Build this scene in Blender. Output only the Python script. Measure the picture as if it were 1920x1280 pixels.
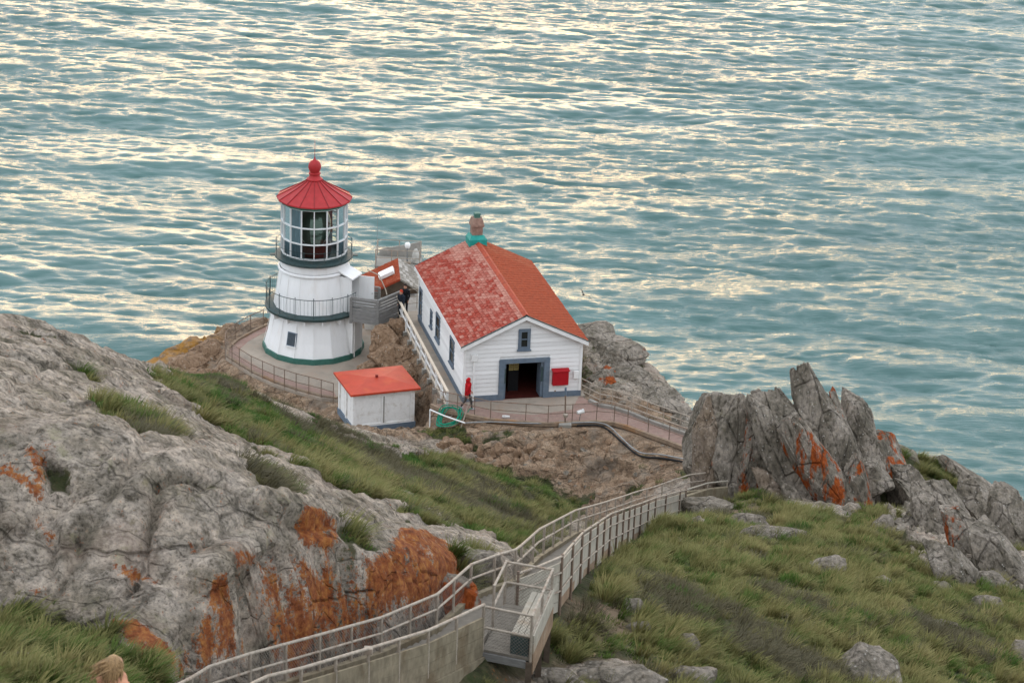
import bpy, bmesh, math, random
import numpy as np
from mathutils import Vector, Matrix, Euler
for _o in list(bpy.data.objects):
    bpy.data.objects.remove(_o)
random.seed(7); np.random.seed(7)
scene = bpy.context.scene
COL = scene.collection
# ---------------------------------------------------------------- camera
cam_data = bpy.data.cameras.new('camera')
camera = bpy.data.objects.new('camera', cam_data); COL.objects.link(camera)
cam_data.sensor_width = 36.0
cam_data.lens = 36.0*4290.0/1920.0
cam_data.clip_start = 0.5; cam_data.clip_end = 20000
camera.location = (0, 0, 46.2)
camera.rotation_euler = (Matrix.Rotation(math.pi/2-0.3763, 4, 'X') @ Matrix.Rotation(0.042, 4, 'Z')).to_euler()
cam_data.dof.use_dof = True
cam_data.dof.focus_distance = 118.0
cam_data.dof.aperture_fstop = 3.2
scene.camera = camera
# ---------------------------------------------------------------- sky and sun
SUN_ELEV, SUN_AZ = math.radians(1.5), math.radians(-4.0)     # azimuth from +Y towards +X
world = bpy.data.worlds.new('World'); scene.world = world; world.use_nodes = True
wn, wl = world.node_tree.nodes, world.node_tree.links
wn.clear()
sky = wn.new('ShaderNodeTexSky'); sky.sky_type = 'NISHITA'; sky.sun_disc = False
sky.sun_elevation = SUN_ELEV; sky.sun_rotation = SUN_AZ
sky.air_density = 1.0; sky.dust_density = 2.0; sky.ozone_density = 1.0; sky.altitude = 100
hs = wn.new('ShaderNodeHueSaturation'); hs.inputs['Saturation'].default_value = 0.55
bg = wn.new('ShaderNodeBackground'); bg.inputs['Strength'].default_value = 0.15
wo = wn.new('ShaderNodeOutputWorld')
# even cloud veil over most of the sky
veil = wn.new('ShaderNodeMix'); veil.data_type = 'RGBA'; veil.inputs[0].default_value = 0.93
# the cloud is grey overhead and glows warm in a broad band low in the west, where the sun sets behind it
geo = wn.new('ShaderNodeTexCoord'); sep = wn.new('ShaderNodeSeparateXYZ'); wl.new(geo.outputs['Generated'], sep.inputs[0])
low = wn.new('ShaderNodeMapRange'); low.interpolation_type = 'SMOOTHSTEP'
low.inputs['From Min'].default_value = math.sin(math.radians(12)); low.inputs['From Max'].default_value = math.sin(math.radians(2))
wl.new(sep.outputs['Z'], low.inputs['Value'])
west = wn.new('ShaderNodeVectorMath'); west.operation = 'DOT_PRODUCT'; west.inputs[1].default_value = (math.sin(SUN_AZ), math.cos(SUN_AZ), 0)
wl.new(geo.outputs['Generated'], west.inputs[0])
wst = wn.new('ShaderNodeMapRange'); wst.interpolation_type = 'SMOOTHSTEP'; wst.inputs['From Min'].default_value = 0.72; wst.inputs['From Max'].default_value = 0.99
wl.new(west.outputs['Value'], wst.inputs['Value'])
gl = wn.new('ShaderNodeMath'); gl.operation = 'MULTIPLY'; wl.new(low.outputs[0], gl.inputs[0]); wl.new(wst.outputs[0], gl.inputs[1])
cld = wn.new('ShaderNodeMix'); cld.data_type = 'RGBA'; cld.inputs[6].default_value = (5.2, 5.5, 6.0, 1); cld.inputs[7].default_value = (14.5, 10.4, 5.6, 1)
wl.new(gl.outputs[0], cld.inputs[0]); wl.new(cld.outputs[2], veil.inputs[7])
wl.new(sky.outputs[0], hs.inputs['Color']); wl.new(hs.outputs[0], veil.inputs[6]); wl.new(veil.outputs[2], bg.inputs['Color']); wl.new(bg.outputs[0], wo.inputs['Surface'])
sun_data = bpy.data.lights.new('sun', 'SUN'); sun = bpy.data.objects.new('sun', sun_data); COL.objects.link(sun)
sun_data.energy = 0.3; sun_data.angle = math.radians(24); sun_data.color = (1.0, 0.66, 0.34)
_sd = Vector((math.sin(SUN_AZ)*math.cos(SUN_ELEV), math.cos(SUN_AZ)*math.cos(SUN_ELEV), math.sin(SUN_ELEV)))
sun.rotation_euler = (-_sd).to_track_quat('-Z', 'Y').to_euler()
sun.location = (0, 0, 90)
scene.view_settings.view_transform = 'Standard'; scene.view_settings.look = 'None'
scene.view_settings.exposure = 1.10; scene.view_settings.gamma = 1.0
scene.view_settings.use_curve_mapping = False
scene.render.engine = 'CYCLES'
scene.cycles.use_denoising = True
scene.cycles.max_bounces = 6; scene.cycles.transparent_max_bounces = 16
# ---------------------------------------------------------------- helpers
def tag(o, label=None, cat=None, group=None, kind=None):
    if label: o['label'] = label
    if cat: o['category'] = cat
    if group: o['group'] = group
    if kind: o['kind'] = kind
    return o
def empty(name, loc=(0, 0, 0), rz=0.0, parent=None):
    o = bpy.data.objects.new(name, None); COL.objects.link(o)
    o.empty_display_size = 0.2
    o.location = loc; o.rotation_euler = (0, 0, rz); o.parent = parent
    return o
def link_mesh(name, me, mat=None, parent=None, loc=None, rot=None, scale=None):
    o = bpy.data.objects.new(name, me); COL.objects.link(o)
    if mat and not me.materials: me.materials.append(mat)
    o.parent = parent
    if loc is not None: o.location = loc
    if rot is not None: o.rotation_euler = rot
    if scale is not None: o.scale = scale
    return o
class MB:
    """collects simple shapes into one mesh"""
    def __init__(self): self.v = []; self.f = []
    def add(self, vs, fs):
        n = len(self.v); self.v += [tuple(p) for p in vs]; self.f += [tuple(i+n for i in f) for f in fs]; return self
    def box(self, c, s, R=None):
        hx, hy, hz = s[0]/2, s[1]/2, s[2]/2
        vs = [Vector((x, y, z)) for z in (-hz, hz) for y in (-hy, hy) for x in (-hx, hx)]
        if R is not None: vs = [R @ p for p in vs]
        vs = [p+Vector(c) for p in vs]
        return self.add(vs, [(0, 2, 3, 1), (4, 5, 7, 6), (0, 1, 5, 4), (2, 6, 7, 3), (0, 4, 6, 2), (1, 3, 7, 5)])
    def box2(self, lo, hi):
        return self.box([(a+b)/2 for a, b in zip(lo, hi)], [b-a for a, b in zip(lo, hi)])
    def bar(self, a, b, w, h, up=(0, 0, 1)):
        """box section bar from a to b"""
        a, b = Vector(a), Vector(b); d = (b-a); L = d.length
        if L < 1e-6: return self
        d.normalize(); u = Vector(up); s = d.cross(u)
        if s.length < 1e-4: s = d.cross(Vector((1, 0, 0)))
        s.normalize(); u = s.cross(d)
        vs = []
        for p in (a, b):
            for i, j in ((-1, -1), (1, -1), (1, 1), (-1, 1)):
                vs.append(p+s*(i*w/2)+u*(j*h/2))
        return self.add(vs, [(0, 3, 2, 1), (4, 5, 6, 7), (0, 1, 5, 4), (1, 2, 6, 5), (2, 3, 7, 6), (3, 0, 4, 7)])
    def tube(self, pts, r, n=8, cap=True, closed=False):
        pts = [Vector(p) for p in pts]; m = len(pts); base = len(self.v)
        prev = None
        for i, p in enumerate(pts):
            if closed: t = pts[(i+1) % m]-pts[i-1]
            else: t = pts[min(i+1, m-1)]-pts[max(i-1, 0)]
            t.normalize()
            if prev is None:
                ref = Vector((0, 0, 1)) if abs(t.z) < 0.9 else Vector((1, 0, 0))
                s = t.cross(ref).normalized()
            else:
                s = (prev-t*prev.dot(t)); s.normalize()
            prev = s; u = t.cross(s)
            rr = r[i] if hasattr(r, '__len__') else r
            for k in range(n):
                a = 2*math.pi*k/n
                self.v.append(tuple(p+s*(rr*math.cos(a))+u*(rr*math.sin(a))))
        for i in range(m if closed else m-1):
            j = (i+1) % m
            for k in range(n):
                l = (k+1) % n
                self.f.append((base+i*n+k, base+j*n+k, base+j*n+l, base+i*n+l))
        if cap and not closed:
            self.f.append(tuple(base+k for k in range(n))); self.f.append(tuple(base+(m-1)*n+k for k in reversed(range(n))))
        return self
    def lathe(self, prof, n=16, phase=0.0, cap=False):
        base = len(self.v); m = len(prof)
        for r, z in prof:
            for k in range(n):
                a = phase+2*math.pi*k/n
                self.v.append((r*math.cos(a), r*math.sin(a), z))
        for i in range(m-1):
            for k in range(n):
                l = (k+1) % n
                self.f.append((base+i*n+k, base+i*n+l, base+(i+1)*n+l, base+(i+1)*n+k))
        if cap:
            self.f.append(tuple(base+k for k in reversed(range(n)))); self.f.append(tuple(base+(m-1)*n+k for k in range(n)))
        return self
    def prism(self, poly, z0, z1):
        n = len(poly)
        zz0 = z0 if hasattr(z0, '__len__') else [z0]*n
        zz1 = z1 if hasattr(z1, '__len__') else [z1]*n
        vs = [(p[0], p[1], zz0[i]) for i, p in enumerate(poly)]+[(p[0], p[1], zz1[i]) for i, p in enumerate(poly)]
        fs = [tuple(reversed(range(n))), tuple(range(n, 2*n))]+[(i, (i+1) % n, n+(i+1) % n, n+i) for i in range(n)]
        return self.add(vs, fs)
    def mesh(self, name, smooth=False):
        me = bpy.data.meshes.new(name); me.from_pydata(self.v, [], self.f); me.update()
        bm = bmesh.new(); bm.from_mesh(me); bmesh.ops.recalc_face_normals(bm, faces=bm.faces)
        bm.to_mesh(me); bm.free()
        if smooth:
            me.polygons.foreach_set('use_smooth', [True]*len(me.polygons))
            try: me.set_sharp_from_angle(angle=math.radians(40))
            except Exception: pass
        return me
    def build(self, name, mat, parent=None, smooth=False, loc=None, rot=None, bevel=0.0):
        o = link_mesh(name, self.mesh(name, smooth), mat, parent, loc, rot)
        if bevel:
            b = o.modifiers.new('bevel', 'BEVEL'); b.width = bevel; b.segments = 1; b.limit_method = 'ANGLE'
        return o
# ---------------------------------------------------------------- numpy noise
_rng = np.random.RandomState(11)
_PERM = np.concatenate([_rng.permutation(256)]*3)
_GR = _rng.normal(size=(256, 3)); _GR /= np.linalg.norm(_GR, axis=1)[:, None]
def perlin(p):
    i = np.floor(p).astype(np.int64); f = p-i; i &= 255
    u = f*f*f*(f*(f*6-15)+10)
    out = 0
    for dx in (0, 1):
        wx = u[:, 0] if dx else 1-u[:, 0]
        for dy in (0, 1):
            wy = u[:, 1] if dy else 1-u[:, 1]
            for dz in (0, 1):
                wz = u[:, 2] if dz else 1-u[:, 2]
                h = _PERM[_PERM[_PERM[(i[:, 0]+dx) & 255]+((i[:, 1]+dy) & 255)]+((i[:, 2]+dz) & 255)]
                g = _GR[h]
                out = out+wx*wy*wz*(g[:, 0]*(f[:, 0]-dx)+g[:, 1]*(f[:, 1]-dy)+g[:, 2]*(f[:, 2]-dz))
    return out
def fbm(p, octs=4, gain=0.5, lac=2.03, ridged=False):
    a = 1.0; s = 0; t = 0
    for o in range(octs):
        n = perlin(p+17.3*o)
        s = s+a*((1-2*np.abs(n)) if ridged else n); t += a
        p = p*lac; a *= gain
    return s/t
def cells(p):
    """cellular noise: F1, F2-F1"""
    i = np.floor(p).astype(np.int64)
    f1 = np.full(len(p), 9.0); f2 = np.full(len(p), 9.0); cid = np.zeros(len(p))
    for dx in (-1, 0, 1):
        for dy in (-1, 0, 1):
            for dz in (-1, 0, 1):
                c = i+np.array([dx, dy, dz])
                h = _PERM[_PERM[_PERM[c[:, 0] & 255]+(c[:, 1] & 255)]+(c[:, 2] & 255)]
                q = c+0.5+0.42*_GR[h]
                d = np.sqrt(((q-p)**2).sum(1))
                m = d < f1
                f2 = np.where(m, f1, np.minimum(f2, d)); cid = np.where(m, h/255.0, cid); f1 = np.where(m, d, f1)
    return f1, f2-f1, cid
# ---------------------------------------------------------------- materials
def newmat(name):
    m = bpy.data.materials.new(name); m.use_nodes = True
    nt = m.node_tree
    return m, nt, nt.nodes['Principled BSDF']
def N(nt, typ, **kw):
    n = nt.nodes.new(typ)
    for k, v in kw.items():
        if k in n.inputs: n.inputs[k].default_value = v
        else: setattr(n, k, v)
    return n
def noise_node(nt, scale, detail=4, rough=0.55, vec=None, mapping=None, coord='Object'):
    tc = N(nt, 'ShaderNodeTexCoord'); src = tc.outputs[coord]
    if mapping:
        mp = N(nt, 'ShaderNodeMapping'); mp.inputs['Scale'].default_value = mapping
        nt.links.new(src, mp.inputs['Vector']); src = mp.outputs['Vector']
    n = N(nt, 'ShaderNodeTexNoise'); n.inputs['Scale'].default_value = scale
    n.inputs['Detail'].default_value = detail; n.inputs['Roughness'].default_value = rough
    nt.links.new(src, n.inputs['Vector'])
    return n
def ramp(nt, src, stops):
    r = N(nt, 'ShaderNodeValToRGB'); e = r.color_ramp.elements
    while len(e) < len(stops): e.new(0.5)
    for k, (p, c) in enumerate(stops):
        e[k].position = p; e[k].color = (c[0], c[1], c[2], 1) if hasattr(c, '__len__') else (c, c, c, 1)
    nt.links.new(src, r.inputs['Fac'])
    return r
def mixc(nt, fac, a, b, mode='MIX'):
    m = N(nt, 'ShaderNodeMix', data_type='RGBA', blend_type=mode)
    for sock, v in ((m.inputs['Factor'], fac), (m.inputs['A'] if False else m.inputs[6], a), (m.inputs[7], b)):
        if hasattr(v, 'is_output') or isinstance(v, bpy.types.NodeSocket): nt.links.new(v, sock)
        else: sock.default_value = v if not hasattr(v, '__len__') else (v[0], v[1], v[2], 1)
    return m.outputs[2]
def mth(nt, op, a, b=0.0, clamp=False):
    m = N(nt, 'ShaderNodeMath', operation=op, use_clamp=clamp)
    for s, v in ((m.inputs[0], a), (m.inputs[1], b)):
        if isinstance(v, bpy.types.NodeSocket): nt.links.new(v, s)
        else: s.default_value = v
    return m.outputs[0]
def attr(nt, name):
    return N(nt, 'ShaderNodeAttribute', attribute_name=name)
def bump(nt, bsdf, height, strength=0.4, dist=0.02):
    b = N(nt, 'ShaderNodeBump'); b.inputs['Strength'].default_value = strength; b.inputs['Distance'].default_value = dist
    nt.links.new(height, b.inputs['Height']); nt.links.new(b.outputs[0], bsdf.inputs['Normal']); return b
def simple(name, c, rough=0.6, var=0.12, scale=6.0, dirt=None, dirt_amt=0.35, metal=0.0, bmp=0.0, stretch=None, dscale=1.6):
    """base colour with mottled variation, optional second colour in patches (wear, rust, dirt)"""
    m, nt, b = newmat(name)
    n = noise_node(nt, scale, 5, 0.6, mapping=stretch)
    lo = [x*(1-var*1.6) for x in c]; hi = [min(1, x*(1+var)) for x in c]
    col = ramp(nt, n.outputs['Fac'], [(0.3, lo), (0.72, hi)]).outputs[0]
    if dirt:
        n2 = noise_node(nt, dscale, 7, 0.68, mapping=stretch)
        k = ramp(nt, n2.outputs['Fac'], [(0.52, 0.0), (0.68, dirt_amt)]).outputs[0]
        col = mixc(nt, k, col, dirt)
    nt.links.new(col, b.inputs['Base Color'])
    b.inputs['Roughness'].default_value = rough; b.inputs['Metallic'].default_value = metal
    b.inputs['Specular IOR Level'].default_value = 0.22
    if bmp: bump(nt, b, n.outputs['Fac'], bmp, 0.02)
    return m
STAIR = [(-5.3, 18, 33.8), (-5.3, 25, 30.05), (-5.1, 31, 26.5), (-4.75, 36.6, 24), (-3.1, 40.2, 22.7), (-2, 42.5, 21.9), (-0.9, 45, 21.2), (-0.2, 47.3, 20.8), (0.85, 49.8, 20), (1.5, 55.1, 18), (2.8, 66.1, 13.3), (4.4, 78.2, 7.9), (5.8, 86.4, 4.4), (7.4, 91.6, 2.4), (8.6, 93.2, 2.1), (9.6, 94, 1.9)]
TERRAIN_POINTS = [(-7.85, 31.5, 27.69), (-6.94, 32, 27.45), (-9.3, 37.6, 25.59), (-7.88, 37.9, 25.27), (-6.58, 36.2, 25.65), (-5.79, 36, 25.15), (-4.84, 37.6, 24.42), (-3.7, 39.3, 24.06), (-2.59, 41.3, 23.61), (-0.97, 46, 22.02), (-9.53, 38.8, 26.53), (-8.04, 38.9, 26.43), (-6.4, 38.1, 26.02), (-4.95, 38.5, 25.88), (-3.66, 41, 25), (-2.49, 43, 24.02), (-1.48, 46.5, 22.28), (-9.83, 40.3, 27.38), (-8.42, 40.5, 27.47), (-6.21, 40.3, 27.04), (-4.59, 41.6, 25.79), (-3.35, 43.8, 24.21), (-2.34, 49, 21.67), (-11.65, 48, 25.13), (-10.02, 49, 24.78), (-8.32, 50, 23.87), (-6.41, 50, 22.84), (-5.1, 51, 21.71), (-3.72, 54, 19.73), (-2.15, 57, 18.1), (-0.62, 55, 18.28), (-13.53, 56, 23.01), (-11.83, 58, 21.96), (-10.3, 62, 19.54), (-8.79, 66, 17.01), (-6.4, 64, 16.56), (-4.09, 64, 15.76), (-15.41, 64, 20.91), (-14.52, 65, 20.35), (-14.04, 69, 18.15), (-13.58, 74, 15.78), (-13.11, 79, 13.28), (-12.1, 86, 10.27), (-10.71, 82, 11.08), (-9.05, 82, 10.02), (-7.37, 82, 8.95), (-5.12, 80, 9.06), (-2.97, 78, 9.2), (-11.08, 92, 6.71), (-9.71, 97, 3.58), (-8.13, 102, 0.91), (-6.13, 103.5, -0.38), (-3.94, 102, -0.32), (-3.49, 104, -0.92), (-6.16, 96, 2.44), (-2.47, 96, 2.07), (0.02, 92, 3.24), (1.91, 91, 3.41), (-0.94, 78, 8.4), (1.13, 82, 6.56), (0.09, 70, 11.51), (0.98, 68, 12.35), (-2.22, 105.3, -0.41), (-0.07, 104.8, -0.24), (2.59, 105, -0.06), (5.27, 105.2, -0.03), (7.86, 103.3, -0.08), (-1.36, 103.8, -0.87), (1.3, 103.5, -0.9), (3.96, 103.5, -1.07), (6.56, 102.6, -0.83), (8.77, 100.6, -0.09), (3.47, 102, -2.28), (6.02, 100.8, -1.45), (8.29, 97.5, 0.64), (0.81, 45.8, 19.81), (2.06, 46.6, 19.48), (4.8, 49.3, 18.06), (7.19, 52.5, 16.41), (9.88, 56, 14.61), (12.64, 58.5, 13.31), (15.75, 61, 12.03), (2.2, 51.6, 18.31), (3.67, 53.5, 17.51), (6.15, 57, 15.74), (8.98, 61, 13.72), (13.16, 66, 11.22), (17.62, 70, 9.27), (3.57, 63, 14.05), (6.17, 66.5, 12.57), (10.27, 71, 10.47), (14.93, 76, 8.14), (19.88, 80, 6.1), (6.29, 80, 7.31), (8.85, 85, 5.22), (12.15, 85, 5.13), (14.65, 87, 4.52), (17.64, 91, 2.97), (20.82, 95, 1.45), (23.17, 94, 0.7), (11.16, 92, 2.97), (18, 97, 3.1), (19.99, 98, 2.19), (22.39, 98, 0.92), (24.48, 98, -0.8), (-11.3, 121, -2.6), (-14.5, 121, -2.7), (-15.5, 119, -2.7), (-13, 116, -2.7), (-10, 114, -2.7), (-8.5, 121, -2.6), (-11, 125, -2.6), (-14, 124.5, -2.8), (-17.2, 119.5, -3.6), (-16, 116, -4.4), (-13.5, 113.5, -4.3), (-11, 111.5, -3.8), (-19, 118, -3.8), (-18, 122, -3.6), (0, 113, -0.3), (-3, 118, -0.3), (2, 118, -0.3), (1, 108, -0.3), (-4, 109, -0.3), (-6.2, 119, -0.4), (4, 107.5, -0.3), (7, 106.2, -0.3), (9.2, 103.8, -0.2), (11.5, 100.5, 0.3), (-5.2, 112.5, -1), (-6, 115, -0.8), (-6.9, 117.5, -0.9), (-8, 116.5, -2.5), (-7.5, 112.8, -2.2), (-6.5, 109.5, -1.9), (-4.6, 106.8, -1.2), (-8, 108, -1.9), (-9.5, 109.5, -2.2), (3.9, 116.5, 1.2), (5, 114, 0.9), (6, 111.5, 0.2), (8, 109.5, -0.8), (5.5, 117.5, 0.2), (-4, 123.5, -1.5), (-7, 126, -2), (1, 123, -1.5), (-13, 88, 6), (-14.5, 100, -1), (-13, 106, -3.2), (-18, 110, -5.5), (-10, 104, 0.2), (-5.6, 25, 30.3), (-5.6, 31, 27.4), (-4, 36.5, 24.6), (-2.4, 40, 22.6), (-0.9, 43, 20.7), (0.2, 46, 20.4), (1.2, 50, 19.4), (2, 55, 17.6), (3, 66, 12.8), (4.6, 78, 7.3), (5.9, 86, 3.9), (7.6, 92, 1.7), (10, 96, 1), (1.2, 66, 11.8), (2.4, 78, 6.2), (3.5, 86, 3), (5, 92, -0.5), (2, 96, -1.5), (0, 98, -1.5), (6.5, 96.5, -1), (0, 20, 31), (8, 20, 28), (-12, 20, 32), (14, 30, 22), (6, 35, 23), (-20, 30, 31), (-25, 45, 29), (22, 45, 15), (28, 60, 8), (-22, 60, 22.5), (15, 101, 1), (13, 104, -0.5), (10, 107.5, -1.2), (18, 95, -0.5)]
LAND = [(-46, 14), (-46, 50), (-24, 60), (-15.6, 66.5), (-14.2, 70.5), (-13.9, 76), (-13.6, 82), (-14, 90), (-16.5, 98), (-19, 108), (-21, 115), (-20.5, 121.5), (-17.5, 126), (-12, 129), (-4, 129), (2, 125.5), (5.8, 120), (7.2, 115), (8.8, 111.6), (11.5, 108.5), (15, 104.5), (19, 100), (23, 99), (25.5, 99), (27.5, 92), (30, 78), (33, 60), (36, 30), (36, 14)]
TERRACE = [(-8.2, 116.2), (-9.2, 113.6), (-10.2, 113.75), (-11.6, 114.5), (-12.9, 115.4), (-14.3, 116.7), (-15.1, 117.7), (-16.05, 119), (-16.2, 120.3), (-15.85, 121.6), (-15.1, 123.1), (-14.4, 124.3), (-11, 125.5), (-8, 124), (-7.4, 120.5), (-7.6, 118)]
BUILDING_PAD = [(-3.26, 107.58), (-6.6, 120.77), (-5.44, 121.06), (-5.14, 119.9), (0.96, 121.44), (3.93, 109.71)]
APRON = [(-4, 107.6), (-3.38, 106.98), (-2.63, 106.7), (-0.93, 106.02), (0.85, 105.86), (1.98, 105.8), (4.44, 106.35), (5.33, 106.25), (6, 105.85), (8, 104.2), (9.5, 102.9), (10.8, 101.4), (12.2, 102.7), (10.6, 104.2), (9.3, 104.85), (7, 106.7), (6.2, 107.5), (5.26, 108.15), (4.64, 108.35), (4.12, 108.95), (3.7, 109.6), (-2.39, 108.22), (-3.34, 107.87)]
OIL_PAD = [(-9.3, 110.2), (-8.1, 107.5), (-6, 107), (-4.4, 107.8), (-4.6, 109.4), (-5.9, 111.6)]
PADS = [(TERRACE, -2.5, 0.1), (BUILDING_PAD, 0.0, 0.05), (APRON, 0.0, 0.02), (OIL_PAD, -1.95, 0.15)]
ROCKY_SLOPE = [(17.18, 96.39), (18.52, 96.57), (20.84, 96.68), (22.32, 96.21), (23.1, 92.62), (18.89, 74.55), (16.37, 73.16), (15.57, 75.11), (16.31, 84.84)]
GRASS_ZONES = [[(-9.22, 37.26), (-8.74, 37.73), (-7.81, 37.55), (-7.13, 37.07), (-6.5, 36), (-6.03, 35.7), (-7.74, 31.03)],
    [(-10.78, 62.53), (-10.33, 65.13), (-8.73, 61.98), (-7.39, 60), (-6.07, 60.72), (-5.04, 59.63), (-3.45, 58.87), (-2.55, 67.38), (-1.32, 67.65), (-0.05, 56.8), (0.33, 55.32), (2.19, 79.89), (3.94, 99.11), (3.59, 100.91), (2.46, 101.82), (2.13, 102.36), (0.27, 102.46), (-1.85, 102.78), (-2.93, 103.15), (-3.41, 88.52), (-4.61, 85.48), (-5.93, 85.53), (-7.26, 85.64), (-8.47, 84.57), (-9.17, 83.1), (-10.33, 83.95), (-15.65, 117.54), (-16.71, 118.76), (-18.99, 119.9), (-12.12, 73.57)],
    [(-10.7, 53.03), (-9.96, 54.11), (-8.33, 52.46), (-7.5, 47.59), (-7.5, 43.98), (-9.14, 47.6)],
    [(-5.52, 43), (-5.86, 53.14), (-4.47, 45.32), (-4.82, 41.72)],
    [(-8.89, 40.13), (-8.4, 39.94), (-8.35, 39.53), (-8.82, 39.59)],
    [(-3.55, 44.86), (-3.28, 46.03), (-2.93, 44.41), (-3.27, 42.82)],
    [(1.38, 52.91), (1.82, 58.4), (6.99, 95.12), (8.86, 94.82), (10.98, 94.47), (12.39, 90.46), (14.31, 86.23), (17.04, 95.88), (21.3, 97.88), (21.77, 93.34), (19.09, 75.61), (15.61, 59.99), (-0.96, 43.41), (-0.65, 44.61), (0.8, 46.52)],
    [(-4.17, 106.99), (-2.22, 105.31), (0.2, 104.58), (-1.38, 104.31), (-4.06, 104.83)],
    [(4.32, 114.96), (5.46, 114.06), (6.27, 111.32), (5.4, 110.35), (4.3, 112.33)]]
BARE_ZONES = [[(8.86, 94.82), (10.7, 92.09), (11.23, 88.36), (11.04, 78.19), (9.69, 78.88), (8.22, 80.72)],
    [(0.19, 44.93), (1.82, 47.37), (3.44, 49.04), (3.1, 47.29), (0.2, 44.58)],
    [(1.66, 52.76), (3.43, 54.47), (3.55, 51.12), (1.83, 47.83)]]
GREY_SHRUB = [[(-12.96, 114.78), (-10.12, 112.47), (-6.03, 86.83), (-3.63, 83.56), (-1.01, 82.6), (1.34, 80.92), (0.28, 70.45), (-2.45, 74.76), (-4.69, 73.3), (-7.44, 82.75), (-9.03, 81.87)],
    [(-5.63, 43.02), (-5.91, 53.59), (-4.39, 45.07), (-4.79, 41.53)],
    [(-8.84, 48.67), (-8.71, 52.29), (-7.48, 47.08), (-7.44, 42.69)],
    [(-2.06, 89.45), (0.05, 87.67), (-0.36, 82.27), (-2.19, 86.15)],
    [(4.1, 60.86), (5.99, 58.54), (9.12, 54.99), (7.48, 52.56), (5.16, 54.04), (3.47, 55.26)],
    [(8.38, 64.27), (10.17, 62.43), (9.41, 60.51), (7.9, 61.62)],
    [(13.15, 65.93), (15.43, 63.35), (14.43, 61.03), (12.51, 63.3)]]
ICE_PLANT = [[(-12.12, 73.57), (-16.69, 118.63), (-10.33, 83.95), (-8.76, 83.3), (-6.55, 82.37), (-6.18, 68.83), (-7.83, 67.88), (-9.52, 67.61)],
    [(-8.7, 109.15), (-4.71, 87.33), (-2.47, 87.69), (-4.01, 82.43), (-6.23, 83.71)],
    [(-9.56, 82.86), (-9.17, 91.61), (-6.91, 86.71), (-7.51, 83.57)]]
LICHEN_ZONES = [[(-4.53, 39.67), (-4.44, 40.31), (-3.72, 41.67), (-2.95, 43.25), (-2.61, 44.99), (-2.36, 49.35), (-1.86, 53.38), (-0.88, 48.75), (-1.68, 45.94), (-3.2, 42.29), (-4.55, 39.41)],
    [(-5.7, 37.31), (-5.53, 37.89), (-5.38, 38.58), (-5.2, 38.71), (-5.06, 38.51), (-4.8, 38.89)],
    [(-4.31, 42.05), (-4.06, 42.91), (-3.46, 43.8), (-3.4, 42.53), (-4.04, 41.53)],
    [(-7.13, 37.36), (-6.43, 35.99), (-5.77, 37.13), (-6.24, 37.02)],
    [(-9.75, 39.89), (-8.87, 39.6), (-8.84, 39.44), (-9.7, 39.67)],
    [(-9.26, 40.3), (-8.87, 40.16), (-8.85, 39.58), (-9.13, 39.87)],
    [(-8.87, 39.03), (-8.46, 38.99), (-8.58, 38.79)],
    [(-8.88, 37.98), (-8.64, 38), (-8.64, 37.74)],
    [(-7.21, 38.44), (-6.41, 38.21), (-6.5, 38.11), (-7.18, 38.29)],
    [(-6.03, 39), (-5.78, 39.04), (-5.81, 38.91)],
    [(-5.25, 39.24), (-4.64, 40.22), (-4.7, 39.82), (-5.12, 39.07)]]
# ---------------------------------------------------------------- terrain (numpy)
TP = np.array(TERRAIN_POINTS, float)
def poly_sd(poly, x, y):
    """signed distance to a plan polygon, positive outside"""
    P = np.asarray(poly, float); n = len(P)
    d2 = np.full(x.shape, 1e18); inside = np.zeros(x.shape, bool)
    for i in range(n):
        ax, ay = P[i]; bx, by = P[(i+1) % n]
        ex, ey = bx-ax, by-ay
        t = np.clip(((x-ax)*ex+(y-ay)*ey)/max(ex*ex+ey*ey, 1e-9), 0, 1)
        d2 = np.minimum(d2, (x-ax-t*ex)**2+(y-ay-t*ey)**2)
        c = ((ay > y) != (by > y)) & (x < (bx-ax)*(y-ay)/((by-ay) if by != ay else 1e-9)+ax)
        inside ^= c
    d = np.sqrt(d2)
    return np.where(inside, -d, d)
def sstep(a, b, v):
    t = np.clip((v-a)/(b-a), 0, 1); return t*t*(3-2*t)
GX0, GY0, GD = -48.0, 8.0, 0.8
GNX, GNY = 121, 176
def _coarse():
    gx = GX0+GD*np.arange(GNX); gy = GY0+GD*np.arange(GNY)
    X, Y = np.meshgrid(gx, gy)
    n = len(TP)
    D = np.hypot(TP[:, None, 0]-TP[None, :, 0], TP[:, None, 1]-TP[None, :, 1])
    A = np.zeros((n+3, n+3)); A[:n, :n] = -D+np.eye(n)*0.06
    A[:n, n] = 1; A[:n, n+1:] = TP[:, :2]; A[n:, :n] = A[:n, n:].T
    b = np.zeros(n+3); b[:n] = TP[:, 2]
    w = np.linalg.solve(A, b)
    Z = np.full(X.shape, w[n])+w[n+1]*X+w[n+2]*Y
    for i in range(n):
        Z -= w[i]*np.hypot(X-TP[i, 0], Y-TP[i, 1])
    return Z
_CZ = _coarse()
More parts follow.
